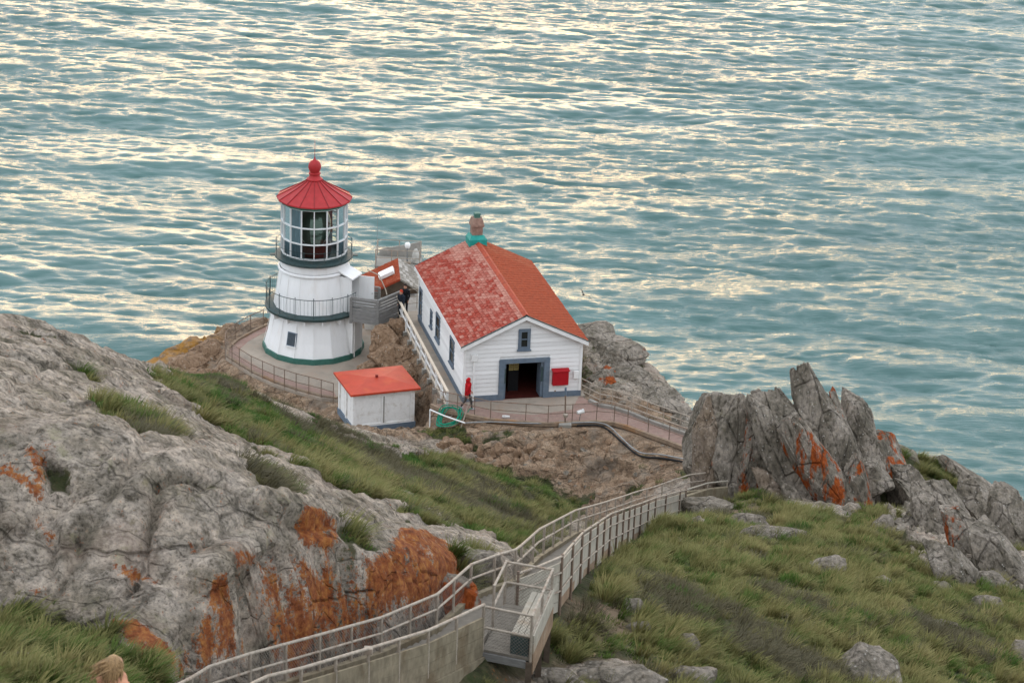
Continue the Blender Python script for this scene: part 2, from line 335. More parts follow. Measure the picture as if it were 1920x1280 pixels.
def base_height(x, y):
    """smooth land surface: control points, cliffs round the headland, level pads"""
    fx = np.clip((x-GX0)/GD, 1, GNX-3.001); fy = np.clip((y-GY0)/GD, 1, GNY-3.001)
    ix = fx.astype(int); iy = fy.astype(int); tx = fx-ix; ty = fy-iy
    def cub(t):
        return [((-t+2)*t-1)*t/2, ((3*t-5)*t*t+2)/2, ((-3*t+4)*t+1)*t/2, (t-1)*t*t/2]
    wx, wy = cub(tx), cub(ty)
    z = 0
    for j in range(4):
        r = 0
        for i in range(4):
            r = r+wx[i]*_CZ[iy+j-1, ix+i-1]
        z = z+wy[j]*r
    d = poly_sd(LAND, x, y)
    dd = np.maximum(d+0.8, 0)
    z = z-1.25*dd*dd/(dd+1.6)-0.25*np.maximum(d, 0)
    for poly, zz, mar in PADS:
        s = poly_sd(poly, x, y)
        k = 1-sstep(mar, mar+0.55, s)
        z = z*(1-k)+(zz-0.16)*k
    for a, b_ in zip(STAIR[:-1], STAIR[1:]):
        ex, ey = b_[0]-a[0], b_[1]-a[1]
        t = np.clip(((x-a[0])*ex+(y-a[1])*ey)/(ex*ex+ey*ey), 0, 1)
        dist = np.hypot(x-a[0]-t*ex, y-a[1]-t*ey)
        zz = a[2]+t*(b_[2]-a[2])-0.3
        k = 1-sstep(0.75, 1.35, dist)
        z = np.where(z > zz, z*(1-k)+zz*k, z)
    return np.maximum(z, -84)
# ---------------------------------------------------------------- ground materials
def rock_colour(nt, pale=(0.33, 0.295, 0.255), mid=(0.18, 0.16, 0.13), dark=(0.065, 0.060, 0.045), sc=1.0, stretch=None):
    a = noise_node(nt, 0.9*sc, 9, 0.66, mapping=stretch)
    b = noise_node(nt, 6.0*sc, 8, 0.7, mapping=stretch)
    c = noise_node(nt, 2.2*sc, 10, 0.72)
    base = ramp(nt, a.outputs['Fac'], [(0.30, dark), (0.44, mid), (0.60, pale), (0.75, mid)]).outputs[0]
    spk = ramp(nt, b.outputs['Fac'], [(0.36, (0.42, 0.41, 0.38)), (0.47, (0.92, 0.92, 0.92)), (0.66, (1.45, 1.42, 1.38))]).outputs[0]
    col = mixc(nt, 1.0, base, spk, 'MULTIPLY')
    k = ramp(nt, c.outputs['Fac'], [(0.60, 0.0), (0.66, 0.75)]).outputs[0]
    return mixc(nt, k, col, (0.17, 0.155, 0.10)), a, b, c
def crack_lines(nt, col, scale, mapping, width=0.03, amount=0.8, rot=None, warp=0.35, colour=(0.035, 0.03, 0.022)):
    """dirt-filled joints: distorted cell edges; returns colour and a 0..1 line mask"""
    tc = N(nt, 'ShaderNodeTexCoord'); mp = N(nt, 'ShaderNodeMapping'); mp.inputs['Scale'].default_value = mapping
    if rot: mp.inputs['Rotation'].default_value = rot
    nt.links.new(tc.outputs['Object'], mp.inputs['Vector'])
    nz_ = N(nt, 'ShaderNodeTexNoise'); nz_.inputs['Scale'].default_value = 1.1*scale; nz_.inputs['Detail'].default_value = 5
    nt.links.new(mp.outputs[0], nz_.inputs['Vector'])
    vm = N(nt, 'ShaderNodeVectorMath', operation='MULTIPLY_ADD'); vm.inputs[1].default_value = (warp, warp, warp)
    nt.links.new(nz_.outputs['Color'], vm.inputs[0]); nt.links.new(mp.outputs[0], vm.inputs[2])
    vo = N(nt, 'ShaderNodeTexVoronoi', feature='DISTANCE_TO_EDGE'); vo.inputs['Scale'].default_value = scale
    nt.links.new(vm.outputs[0], vo.inputs['Vector'])
    br = noise_node(nt, 0.8, 4, 0.6)
    line = mth(nt, 'MULTIPLY', ramp(nt, vo.outputs['Distance'], [(0.0, 1.0), (width, 0.0)]).outputs[0], ramp(nt, br.outputs['Fac'], [(0.40, 0.1), (0.56, 1.0)]).outputs[0])
    return mixc(nt, mth(nt, 'MULTIPLY', line, amount), col, colour), line
def make_rock_mat(name, orange=0.0, tan=0.0, stretch=None, orange_at=0.6):
    m, nt, b = newmat(name)
    col, na, nb, nc = rock_colour(nt, stretch=stretch)
    if tan:
        tc = ramp(nt, nb.outputs['Fac'], [(0.3, (0.15, 0.09, 0.05)), (0.5, (0.30, 0.185, 0.11)), (0.7, (0.42, 0.29, 0.19))]).outputs[0]
        col = mixc(nt, tan, col, tc)
    col, ck = crack_lines(nt, col, 0.75, (1.0, 1.0, 0.5), 0.035, 0.45)
    # pale lichen specks
    vo = N(nt, 'ShaderNodeTexVoronoi'); vo.inputs['Scale'].default_value = 5.0
    tcn = N(nt, 'ShaderNodeTexCoord'); nt.links.new(tcn.outputs['Object'], vo.inputs['Vector'])
    sp = mth(nt, 'MULTIPLY', ramp(nt, vo.outputs['Distance'], [(0.10, 1.0), (0.2, 0.0)]).outputs[0], ramp(nt, nc.outputs['Fac'], [(0.44, 0.0), (0.52, 0.8)]).outputs[0])
    col = mixc(nt, sp, col, (0.55, 0.53, 0.49))
    if orange:
        no = noise_node(nt, 0.75, 8, 0.7, mapping=(1.5, 1.5, 0.42))
        k = ramp(nt, no.outputs['Fac'], [(orange_at, 0.0), (orange_at+0.045, orange)]).outputs[0]
        oc = ramp(nt, nb.outputs['Fac'], [(0.3, (0.14, 0.025, 0.005)), (0.55, (0.36, 0.075, 0.008)), (0.75, (0.45, 0.14, 0.03))]).outputs[0]
        col = mixc(nt, k, col, oc)
    col = mixc(nt, 1.0, col, (0.82, 0.80, 0.77), 'MULTIPLY')
    nt.links.new(col, b.inputs['Base Color']); b.inputs['Roughness'].default_value = 0.92
    b.inputs['Specular IOR Level'].default_value = 0.25
    h = mth(nt, 'ADD', mth(nt, 'MULTIPLY', na.outputs['Fac'], 1.2), mth(nt, 'MULTIPLY', nb.outputs['Fac'], 0.7))
    h = mth(nt, 'SUBTRACT', h, mth(nt, 'MULTIPLY', ck, 0.6))
    bump(nt, b, h, 1.0, 0.16)
    return m
def make_terrain_mat():
    m, nt, b = newmat('headland_ground')
    col, na, nb, nc = rock_colour(nt, pale=(0.34, 0.31, 0.275), mid=(0.205, 0.185, 0.155), dark=(0.085, 0.082, 0.060), sc=0.8)
    # bedding streaks along the dip of the slab
    tc = N(nt, 'ShaderNodeTexCoord'); mp = N(nt, 'ShaderNodeMapping')
    mp.inputs['Rotation'].default_value = (0, 0, math.radians(-62)); mp.inputs['Scale'].default_value = (0.5, 1.3, 1.0)
    nt.links.new(tc.outputs['Object'], mp.inputs['Vector'])
    st = N(nt, 'ShaderNodeTexNoise'); st.inputs['Scale'].default_value = 1.6; st.inputs['Detail'].default_value = 9; st.inputs['Roughness'].default_value = 0.68
    nt.links.new(mp.outputs[0], st.inputs['Vector'])
    sc = ramp(nt, st.outputs['Fac'], [(0.34, (0.34, 0.32, 0.28)), (0.45, (0.95, 0.93, 0.9)), (0.62, (1.28, 1.22, 1.17))]).outputs[0]
    col = mixc(nt, 0.85, col, sc, 'MULTIPLY')
    fine = noise_node(nt, 14.0, 5, 0.7)
    col = mixc(nt, 1.0, col, ramp(nt, fine.outputs['Fac'], [(0.36, (0.45, 0.44, 0.42)), (0.46, (0.95, 0.95, 0.95)), (0.62, (1.18, 1.17, 1.15))]).outputs[0], 'MULTIPLY')
    col, ck1 = crack_lines(nt, col, 0.42, (0.45, 1.5, 1.0), 0.022, 0.6, (0, 0, math.radians(-62)))
    col, ck2 = crack_lines(nt, col, 1.3, (0.5, 1.4, 0.8), 0.03, 0.16, (0, 0, math.radians(-62)))
    # pinkish stain
    pk = noise_node(nt, 0.5, 6, 0.65)
    col = mixc(nt, ramp(nt, pk.outputs['Fac'], [(0.54, 0.0), (0.70, 0.40)]).outputs[0], col, (0.30, 0.22, 0.175))
    yl = noise_node(nt, 1.1, 8, 0.72)
    col = mixc(nt, ramp(nt, yl.outputs['Fac'], [(0.6, 0.0), (0.68, 0.5)]).outputs[0], col, (0.27, 0.26, 0.15))
    tanc = ramp(nt, st.outputs['Fac'], [(0.32, (0.06, 0.04, 0.026)), (0.45, (0.22, 0.15, 0.098)), (0.58, (0.36, 0.262, 0.18)), (0.7, (0.31, 0.255, 0.20))]).outputs[0]
    tanc = mixc(nt, ramp(nt, nb.outputs['Fac'], [(0.36, 0.75), (0.48, 0.0), (0.56, 0.0), (0.7, 0.5)]).outputs[0], tanc, (0.12, 0.095, 0.07))
    tanc = mixc(nt, 1.0, tanc, ramp(nt, fine.outputs['Fac'], [(0.36, (0.4, 0.4, 0.4)), (0.46, (0.95, 0.95, 0.95)), (0.62, (1.2, 1.2, 1.2))]).outputs[0], 'MULTIPLY')
    tanc = mixc(nt, ramp(nt, na.outputs['Fac'], [(0.5, 0.0), (0.62, 0.6)]).outputs[0], tanc, (0.22, 0.19, 0.155))
    tanc, ck3 = crack_lines(nt, tanc, 0.95, (1.0, 1.0, 1.0), 0.045, 0.6, warp=0.8, colour=(0.04, 0.027, 0.017))
    col = mixc(nt, attr(nt, 'tan').outputs['Fac'], col, tanc)
    vegn = mth(nt, 'ADD', attr(nt, 'veg').outputs['Fac'], mth(nt, 'MULTIPLY', mth(nt, 'SUBTRACT', nb.outputs['Fac'], 0.5), 1.3))
    soil = ramp(nt, nb.outputs['Fac'], [(0.3, (0.02, 0.022, 0.010)), (0.5, (0.045, 0.048, 0.022)), (0.68, (0.095, 0.08, 0.048))]).outputs[0]
    soil = mixc(nt, ramp(nt, nc.outputs['Fac'], [(0.45, 0.0), (0.6, 0.8)]).outputs[0], soil, (0.04, 0.055, 0.018))
    bare = ramp(nt, nb.outputs['Fac'], [(0.3, (0.10, 0.075, 0.05)), (0.6, (0.21, 0.155, 0.105)), (0.75, (0.33, 0.26, 0.20))]).outputs[0]
    soil = mixc(nt, attr(nt, 'bare').outputs['Fac'], soil, bare)
    col = mixc(nt, ramp(nt, vegn, [(0.40, 0.0), (0.58, 1.0)]).outputs[0], col, soil)
    li = noise_node(nt, 1.6, 12, 0.82, mapping=(1.6, 1.2, 0.5))
    lk = mth(nt, 'ADD', attr(nt, 'lichen').outputs['Fac'], mth(nt, 'MULTIPLY', mth(nt, 'SUBTRACT', li.outputs['Fac'], 0.485), 4.0))
    lk = mth(nt, 'ADD', lk, mth(nt, 'MULTIPLY', mth(nt, 'SUBTRACT', fine.outputs['Fac'], 0.5), 2.6))
    oc = ramp(nt, nb.outputs['Fac'], [(0.3, (0.06, 0.015, 0.005)), (0.48, (0.22, 0.055, 0.010)), (0.62, (0.34, 0.13, 0.025))]).outputs[0]
    col = mixc(nt, ramp(nt, lk, [(0.56, 0.0), (0.74, 0.92)]).outputs[0], col, oc)
    yo = noise_node(nt, 0.9, 7, 0.7)
    col = mixc(nt, mth(nt, 'MULTIPLY', attr(nt, 'ochre').outputs['Fac'], ramp(nt, yo.outputs['Fac'], [(0.42, 0.0), (0.55, 0.85)]).outputs[0]), col, (0.34, 0.17, 0.03))
    col = mixc(nt, 1.0, col, (0.93, 0.91, 0.885), 'MULTIPLY')
    nt.links.new(col, b.inputs['Base Color']); b.inputs['Roughness'].default_value = 0.93; b.inputs['Specular IOR Level'].default_value = 0.2
    h = mth(nt, 'ADD', mth(nt, 'MULTIPLY', st.outputs['Fac'], 1.2), mth(nt, 'ADD', mth(nt, 'MULTIPLY', na.outputs['Fac'], 0.7), mth(nt, 'MULTIPLY', nb.outputs['Fac'], 0.6)))
    h = mth(nt, 'SUBTRACT', mth(nt, 'ADD', h, mth(nt, 'MULTIPLY', fine.outputs['Fac'], 0.25)), mth(nt, 'ADD', mth(nt, 'MULTIPLY', ck1, 0.9), mth(nt, 'MULTIPLY', ck2, 0.5)))
    bump(nt, b, h, 0.9, 0.12)
    return m
# ---------------------------------------------------------------- terrain mesh
def axis(*segs):
    """piecewise spacing: (start, end, step)"""
    out = []
    for a, b_, s in segs:
        out += list(np.linspace(a, b_, max(2, int(round((b_-a)/s))), endpoint=False))
    out.append(segs[-1][1])
    return np.array(out)
def zone_mask(zones, x, y, soft):
    k = np.zeros(x.shape)
    for z in zones:
        s = poly_sd(z, x, y); k = np.maximum(k, 1-sstep(-soft, soft, s))
    return k
def ground_fields(x, y):
    P = np.stack([x, y, 0*x], 1)
    w = 0.55*fbm(P*0.9, 3)
    xx, yy = x+w, y+0.55*fbm(P*0.9+31.7, 3)
    wl_ = 1.5*fbm(P*0.42+2.0, 3)*sstep(3, 0, x)*sstep(48, 55, y)
    xx = xx+wl_; yy = yy+1.6*wl_
    veg = zone_mask(GRASS_ZONES, xx, yy, 0.3)
    near = poly_sd(GRASS_ZONES[1], x, y)
    veg = np.maximum(veg, 0.95*sstep(7.0, 4.5, near)*sstep(0.02, 0.10, fbm(P*np.array([0.55, 0.35, 1.0])+21.0, 3)-0.018*near)*sstep(50, 54, y)*sstep(104, 100, y))
    bare = zone_mask(BARE_ZONES, xx, yy, 0.5)
    veg = veg*sstep(-0.34, -0.20, fbm(P*np.array([0.42, 0.30, 1.0])+12.0, 3))
    veg = np.where((y < 36.2) | ((x > -1.2) & (y < 51+0.85*np.maximum(x, 0))) | ((x > 17) & (y < 86)), 1.0, veg)
    veg = np.where((x > 3.4) & (y > 109) & (x < 9), 0.25+0.45*sstep(-0.1, 0.25, fbm(P*0.55+3.0, 3)), veg)
    veg = veg*(1-0.7*zone_mask(BARE_ZONES[1:2], xx, yy, 0.4))
    tan = sstep(100.5, 102.5, y+0.22*x)*sstep(12.5, 9.5, x)*sstep(129, 126, y)
    tan = np.maximum(tan, sstep(88, 91, y)*sstep(-1.5, 1.5, x)*sstep(7.8, 6.8, x))
    tan *= 1-sstep(3.6, 4.2, x)*sstep(109.5, 110.5, y)
    tan *= 1-0.8*sstep(0.6, -0.2, poly_sd([(-10.5, 96.5), (-7.4, 103.2), (-3.3, 105), (-3.3, 101), (-7, 96)], xx, yy))
    lich = np.where((y > 36) & (y < 62), zone_mask(LICHEN_ZONES, x, y, 0.12), 0)
    ochre = sstep(-16.6, -18, x)*sstep(112, 114, y)
    rs_ = poly_sd(ROCKY_SLOPE, xx, yy)
    veg = np.where(rs_ < 0.3, np.minimum(veg, 0.25+0.6*sstep(-0.1, 0.18, fbm(P*0.6+7.0, 3))), veg)
    mound = sstep(2.1, 1.2, np.hypot((x-19.4)*0.75, y-97.0)+0.5*fbm(P*0.7, 2))
    veg = np.maximum(veg, mound)
    return veg, bare, tan, lich, ochre
PIPE_LINE = [(-4.02, 107.3), (-3.35, 106.5), (-2.25, 105.95), (-0.9, 105.75), (1.25, 105.7), (3.41, 106.0), (4.49, 106.1), (5.1, 105.45), (5.6, 104.5), (6.5, 103.45), (7.6, 102.8), (9.2, 101.85), (10.2, 101.2)]
def line_dist(pts, x, y):
    d = np.full(x.shape, 1e9)
    for a, b_ in zip(pts[:-1], pts[1:]):
        ex, ey = b_[0]-a[0], b_[1]-a[1]
        t = np.clip(((x-a[0])*ex+(y-a[1])*ey)/(ex*ex+ey*ey), 0, 1)
        d = np.minimum(d, np.hypot(x-a[0]-t*ex, y-a[1]-t*ey))
    return d
def full_ground():
    gx = axis((-46, -24, 1.2), (-24, -17, 0.3), (-17, 18, 0.115), (18, 26.5, 0.16), (26.5, 40, 1.0), (40, 90, 5))
    gy = axis((10, 28, 0.8), (28, 36, 0.2), (36, 47, 0.07), (47, 62, 0.12), (62, 108, 0.15), (108, 127, 0.16), (127, 150, 0.8), (150, 215, 4))
    X, Y = np.meshgrid(gx, gy); sh = X.shape
    x, y = X.ravel(), Y.ravel()
    z = base_height(x, y)
    Z = z.reshape(sh)
    dzy, dzx = np.gradient(Z, gy, gx)
    nrm = np.stack([-dzx.ravel(), -dzy.ravel(), np.ones(len(x))], 1); nrm /= np.linalg.norm(nrm, axis=1)[:, None]
    veg, bare, tan, lich, ochre = ground_fields(x, y)
    P = np.stack([x, y, z], 1)
    pad = np.ones(len(x))
    for poly, zz, mar in PADS:
        pad *= sstep(mar+0.05, mar+0.9, poly_sd(poly, x, y))
    pad *= sstep(0.7, 1.6, line_dist(STAIR, x, y))
    pad *= 0.25+0.75*sstep(0.3, 0.9, line_dist(PIPE_LINE, x, y))
    rock = (1-sstep(0.25, 0.75, veg))
    # dip-aligned coordinates: long along the bedding
    c, s = math.cos(math.radians(62)), math.sin(math.radians(62))
    A = np.stack([(x*c+y*s)*0.30, (-x*s+y*c)*1.0, z*0.8], 1)
    n1 = fbm(A*0.55, 4, 0.5, ridged=True)
    n2 = fbm(A*1.7+5.1, 4, 0.55, ridged=True)
    n3 = fbm(P*np.array([0.35, 0.35, 0.25]), 3)
    f1, f21, cid = cells(A*0.42+3.3)
    g1, g21, gid = cells(P*np.array([0.75, 0.75, 0.95])+8.1)
    k1_, k21, kid = cells(A*np.array([1.5, 1.15, 1.15])+1.3)
    kcrack = 1-sstep(0.0, 0.10, k21)
    h1_, h21, hid = cells(P*np.array([1.7, 1.9, 2.1])+2.1)
    hcrack = 1-sstep(0.0, 0.13, h21)
    crack = 1-sstep(0.0, 0.09, f21)
    gcrack = 1-sstep(0.0, 0.12, g21)
    grey = rock*(1-tan)
    d = grey*(0.12*n1+0.10*n2+0.18*n3+(cid-0.5)*0.30-0.14*crack+(kid-0.5)*0.07-0.05*kcrack)
    # broken ledges that follow the bedding: slow rise, sharp drop
    q1 = A[:, 1]*0.62+0.9*n3+0.35*fbm(P*0.8+4.0, 3); q2 = A[:, 1]*1.9+1.2*n3+0.5*fbm(P*1.3+9.0, 3)
    s1 = q1-np.floor(q1); s2 = q2-np.floor(q2)
    m1 = sstep(-0.15, 0.15, fbm(A*0.5+15.0, 2))
    d += grey*(0.24*m1*(s1**1.5-0.4)*sstep(1.0, 0.94, s1)+0.075*(s2**1.5-0.4)*sstep(1.0, 0.9, s2))
    tanrock = rock*tan
    d += tanrock*((gid-0.5)*0.55-0.10*gcrack+0.24*n2+0.30*n3+(hid-0.5)*0.22-0.05*hcrack)
    rk = (poly_sd(ROCKY_SLOPE, x, y) < 0.5)*rock
    d += rk*((gid-0.5)*0.9-0.45*gcrack+(hid-0.5)*0.25)
    steep = 1-sstep(0.55, 0.85, nrm[:, 2])
    # deep vertical joints on the steep face above the stairs
    face = sstep(36, 38, y)*sstep(48, 45, y)*sstep(1, -0.5, x)*steep
    v1, v21, vid = cells(np.stack([x*0.85+0.3*fbm(P*0.6, 2), y*0.25, z*0.18], 1))
    d += face*((vid-0.5)*0.5-0.35*(1-sstep(0, 0.16, v21)))
    d += (1-rock)*(0.16*fbm(P*0.5, 3)+0.12*n3)
    cliff = sstep(0.5, 5, poly_sd(LAND, x, y))
    d = d*(1+1.5*cliff)
    d *= pad
    P = P+nrm*d[:, None]
    return X.shape, P, dict(veg=veg, bare=bare, tan=tan, lichen=lich, ochre=ochre)
def grid_mesh(name, sh, P, attrs=None):
    ny, nx = sh
    idx = np.arange(ny*nx).reshape(ny, nx)
    F = np.stack([idx[:-1, :-1], idx[:-1, 1:], idx[1:, 1:], idx[1:, :-1]], -1).reshape(-1, 4)
    me = bpy.data.meshes.new(name)
    me.vertices.add(len(P)); me.vertices.foreach_set('co', P.astype(np.float32).ravel())
    me.loops.add(F.size); me.loops.foreach_set('vertex_index', F.astype(np.int32).ravel())
    me.polygons.add(len(F)); me.polygons.foreach_set('loop_start', np.arange(0, F.size, 4, dtype=np.int32))
    me.polygons.foreach_set('use_smooth', np.ones(len(F), bool))
    me.update(calc_edges=True)
    for k, v in (attrs or {}).items():
        a = me.attributes.new(k, 'FLOAT', 'POINT'); a.data.foreach_set('value', np.asarray(v, np.float32))
    return me
_sh, _GP, _GA = full_ground()
MAT_GROUND = make_terrain_mat()
ground = link_mesh('hillside', grid_mesh('hillside', _sh, _GP, _GA), MAT_GROUND)
tag(ground, 'rocky grass-grown headland sloping down to the sea', kind='structure')
from mathutils.bvhtree import BVHTree
def _ground_bvh():
    ny, nx = _sh
    idx = np.arange(ny*nx).reshape(ny, nx)
    F = np.stack([idx[:-1, :-1], idx[:-1, 1:], idx[1:, 1:], idx[1:, :-1]], -1).reshape(-1, 4)
    return BVHTree.FromPolygons(_GP.tolist(), F.tolist())
_BVH = _ground_bvh()
def ground_hit(x, y):
    h = _BVH.ray_cast(Vector((x, y, 120.0)), Vector((0, 0, -1)))
    return (h[0].z, h[1]) if h[0] is not None else (-84.0, Vector((0, 0, 1)))
def ground_z(x, y):
    """height of the land under a single point"""
    return ground_hit(x, y)[0]
# ---------------------------------------------------------------- sea
SEA_Z = -76.0
def make_sea():
    n, tile = 1024, 430.0
    rs = np.random.RandomState(5)
    k1 = 2*np.pi*np.fft.fftfreq(n, tile/n); KX, KY = np.meshgrid(k1, k1); K = np.hypot(KX, KY); K[0, 0] = 1e-6
    th = np.arctan2(KX, KY)      # 0 along +Y
    def spec(kp, amp, d0, sp):
        S = np.exp(-1.25*(kp/K)**2)/K**3.55*np.exp(-(K*0.11)**2)
        D = np.cos((th-d0)/1.0)**2
        D = np.where(np.cos(th-d0) > 0, D**sp, 0.08*D**sp)
        S = S*D; S[0, 0] = 0
        return amp*S/S.sum()
    S = spec(2*np.pi/80, 0.085, math.radians(184), 4.0)+spec(2*np.pi/26, 0.027, math.radians(193), 3.4)+spec(2*np.pi/9, 0.0055, math.radians(187), 7.0)+spec(2*np.pi/4.5, 0.0019, math.radians(178), 8.0)+spec(2*np.pi/10, 0.0018, math.radians(160), 7.0)
    h0 = np.sqrt(S/2)*(rs.normal(size=K.shape)+1j*rs.normal(size=K.shape))
    h = np.real(np.fft.ifft2(h0))*n*n*1.41
    dx = np.real(np.fft.ifft2(1j*h0*KX/K))*n*n*1.41; dy = np.real(np.fft.ifft2(1j*h0*KY/K))*n*n*1.41
    gx = axis((-5000, -400, 300), (-400, -135, 12), (-126, 126, 0.44), (135, 400, 12), (400, 5000, 300))
    gy = axis((-600, 120, 60), (120, 190, 3), (200, 548, 0.44), (560, 700, 5), (700, 7000, 350))
    X, Y = np.meshgrid(gx, gy); sh = X.shape; x, y = X.ravel(), Y.ravel()
    fx, fy = (x/tile*n) % n, (y/tile*n) % n
    ix, iy = fx.astype(int) % n, fy.astype(int) % n; tx, ty = fx-np.floor(fx), fy-np.floor(fy)
    def samp(a):
        i1, j1 = (ix+1) % n, (iy+1) % n
        return (a[iy, ix]*(1-tx)+a[iy, i1]*tx)*(1-ty)+(a[j1, ix]*(1-tx)+a[j1, i1]*tx)*ty
    fade = sstep(190, 120, -x*0+np.abs(x))*0+sstep(320, 150, np.abs(x))*sstep(120, 170, y)*sstep(690, 580, y)
    P = np.stack([x-1.5*samp(dx)*fade, y-1.5*samp(dy)*fade, SEA_Z+samp(h)*fade], 1)
    m, nt, b = newmat('sea_water')
    tb = noise_node(nt, 0.02, 4, 0.6, coord='Object')
    col = ramp(nt, tb.outputs['Fac'], [(0.35, (0.046, 0.108, 0.102)), (0.65, (0.066, 0.140, 0.132))]).outputs[0]
    nt.links.new(col, b.inputs['Base Color'])
    b.inputs['Roughness'].default_value = 0.08; b.inputs['IOR'].default_value = 1.333
    w1 = noise_node(nt, 1.25, 5, 0.64, mapping=(0.16, 1.1, 1.0)); w2 = noise_node(nt, 3.6, 4, 0.6, mapping=(0.22, 1.1, 1.0))
    hh = mth(nt, 'ADD', w1.outputs['Fac'], mth(nt, 'MULTIPLY', w2.outputs['Fac'], 0.28))
    wind = noise_node(nt, 0.018, 3, 0.55, mapping=(0.6, 1.0, 1.0))
    hh = mth(nt, 'MULTIPLY', hh, ramp(nt, wind.outputs['Fac'], [(0.35, 0.35), (0.65, 1.2)]).outputs[0])
    bump(nt, b, hh, 1.0, 0.28)
    o = link_mesh('sea', grid_mesh('sea', sh, P), m)
    tag(o, 'choppy teal ocean with golden glints', kind='structure')
make_sea()
# ---------------------------------------------------------------- building materials
M = {}
M['white'] = simple('white_paint', (0.78, 0.78, 0.76), 0.55, 0.05, 3.0, (0.45, 0.42, 0.36), 0.18, dscale=1.1)
M['white_worn'] = simple('worn_white_paint', (0.76, 0.755, 0.73), 0.6, 0.05, 4.0, (0.42, 0.37, 0.29), 0.5, dscale=2.6)
M['tower'] = simple('tower_paint', (0.80, 0.80, 0.79), 0.5, 0.035, 1.6, (0.52, 0.42, 0.29), 0.18, stretch=(1.4, 1.4, 0.35), dscale=1.2)
M['green'] = simple('green_paint', (0.05, 0.15, 0.12), 0.5, 0.15, 4.0, (0.16, 0.13, 0.09), 0.3)
M['dark_green'] = simple('dark_green_iron', (0.045, 0.075, 0.075), 0.5, 0.2, 8.0, (0.14, 0.08, 0.05), 0.25)
M['teal'] = simple('teal_flashing', (0.015, 0.26, 0.22), 0.5, 0.15, 5.0, (0.10, 0.30, 0.26), 0.4)
M['blue_grey'] = simple('blue_grey_trim', (0.125, 0.165, 0.21), 0.6, 0.10, 5.0, (0.2, 0.21, 0.21), 0.3)
M['red_dome'] = simple('red_roof_paint', (0.36, 0.026, 0.028), 0.5, 0.12, 2.0, (0.22, 0.025, 0.02), 0.5)
M['red_box'] = simple('red_cabinet_paint', (0.36, 0.008, 0.014), 0.45, 0.06, 4.0)
M['red_flat'] = simple('orange_red_roof', (0.42, 0.050, 0.022), 0.5, 0.10, 1.6, (0.55, 0.16, 0.03), 0.35, dscale=0.9)
M['shingle_red'] = simple('red_shingle_roof', (0.33, 0.055, 0.026), 0.75, 0.22, 3.0, (0.42, 0.10, 0.035), 0.4, bmp=0.3)
M['mullion'] = simple('mullion_paint', (0.68, 0.69, 0.68), 0.5, 0.06, 8.0)
M['concrete'] = simple('concrete', (0.34, 0.29, 0.235), 0.9, 0.16, 1.4, (0.24, 0.16, 0.11), 0.55, bmp=0.25, dscale=0.7)
M['concrete_grey'] = simple('grey_concrete', (0.29, 0.275, 0.245), 0.9, 0.2, 2.0, (0.14, 0.13, 0.10), 0.6, bmp=0.3, dscale=1.0)
M['brick_path'] = simple('reddish_walkway', (0.30, 0.195, 0.16), 0.9, 0.14, 3.0, (0.33, 0.27, 0.22), 0.5, bmp=0.2)
M['galv'] = simple('weathered_pipe', (0.37, 0.32, 0.26), 0.65, 0.2, 9.0, (0.17, 0.09, 0.05), 0.65, metal=0.1, dscale=2.6)
M['rust_pipe'] = simple('rusty_pipe', (0.22, 0.16, 0.12), 0.7, 0.2, 9.0, (0.22, 0.09, 0.04), 0.6, metal=0.2)
M['wire'] = simple('fence_wire', (0.30, 0.27, 0.24), 0.6, 0.15, 9.0, (0.2, 0.1, 0.05), 0.4, metal=0.3)
M['old_wood'] = simple('weathered_timber', (0.22, 0.215, 0.205), 0.85, 0.18, 5.0, (0.12, 0.11, 0.10), 0.5, stretch=(1, 1, 5))
M['pale_wood'] = simple('pale_handrail_timber', (0.62, 0.53, 0.42), 0.7, 0.08, 5.0)
M['brown_wood'] = simple('brown_timber', (0.10, 0.075, 0.055), 0.85, 0.2, 5.0)
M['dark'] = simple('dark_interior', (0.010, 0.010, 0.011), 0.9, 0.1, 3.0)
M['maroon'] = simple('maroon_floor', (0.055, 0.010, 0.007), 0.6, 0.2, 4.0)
M['brick'] = simple('chimney_brick', (0.27, 0.17, 0.13), 0.9, 0.2, 6.0, (0.35, 0.28, 0.22), 0.5, bmp=0.3)
M['black'] = simple('black_rubber', (0.015, 0.015, 0.016), 0.6, 0.2, 6.0)
M['steel'] = simple('grey_steel', (0.30, 0.31, 0.31), 0.5, 0.15, 8.0, (0.15, 0.09, 0.06), 0.3, metal=0.5)
M['ochre_edge'] = simple('rusty_kerb', (0.27, 0.20, 0.14), 0.9, 0.2, 4.0, (0.30, 0.14, 0.045), 0.8, dscale=0.6)
M['curtain'] = simple('blue_grey_curtain', (0.16, 0.22, 0.26), 0.9, 0.2, 3.0, stretch=(6, 6, 0.6))
M['sign_yellow'] = simple('yellow_notice', (0.42, 0.34, 0.12), 0.8, 0.15, 14.0)
def glass_mat(name, tint, rough=0.03, alpha=0.25):
    m, nt, b = newmat(name)
    tr = N(nt, 'ShaderNodeBsdfTransparent'); tr.inputs['Color'].default_value = (*tint, 1)
    gl = N(nt, 'ShaderNodeBsdfGlossy'); gl.inputs['Roughness'].default_value = rough
    gl.inputs['Color'].default_value = (0.62, 0.70, 0.72, 1)
    lw = N(nt, 'ShaderNodeFresnel'); lw.inputs['IOR'].default_value = 1.5
    fac = mth(nt, 'ADD', mth(nt, 'MULTIPLY', lw.outputs[0], 1.1), alpha, True)
    mx = N(nt, 'ShaderNodeMixShader'); nt.links.new(fac, mx.inputs[0]); nt.links.new(tr.outputs[0], mx.inputs[1]); nt.links.new(gl.outputs[0], mx.inputs[2])
    nt.links.new(mx.outputs[0], nt.nodes['Material Output'].inputs['Surface'])
    return m
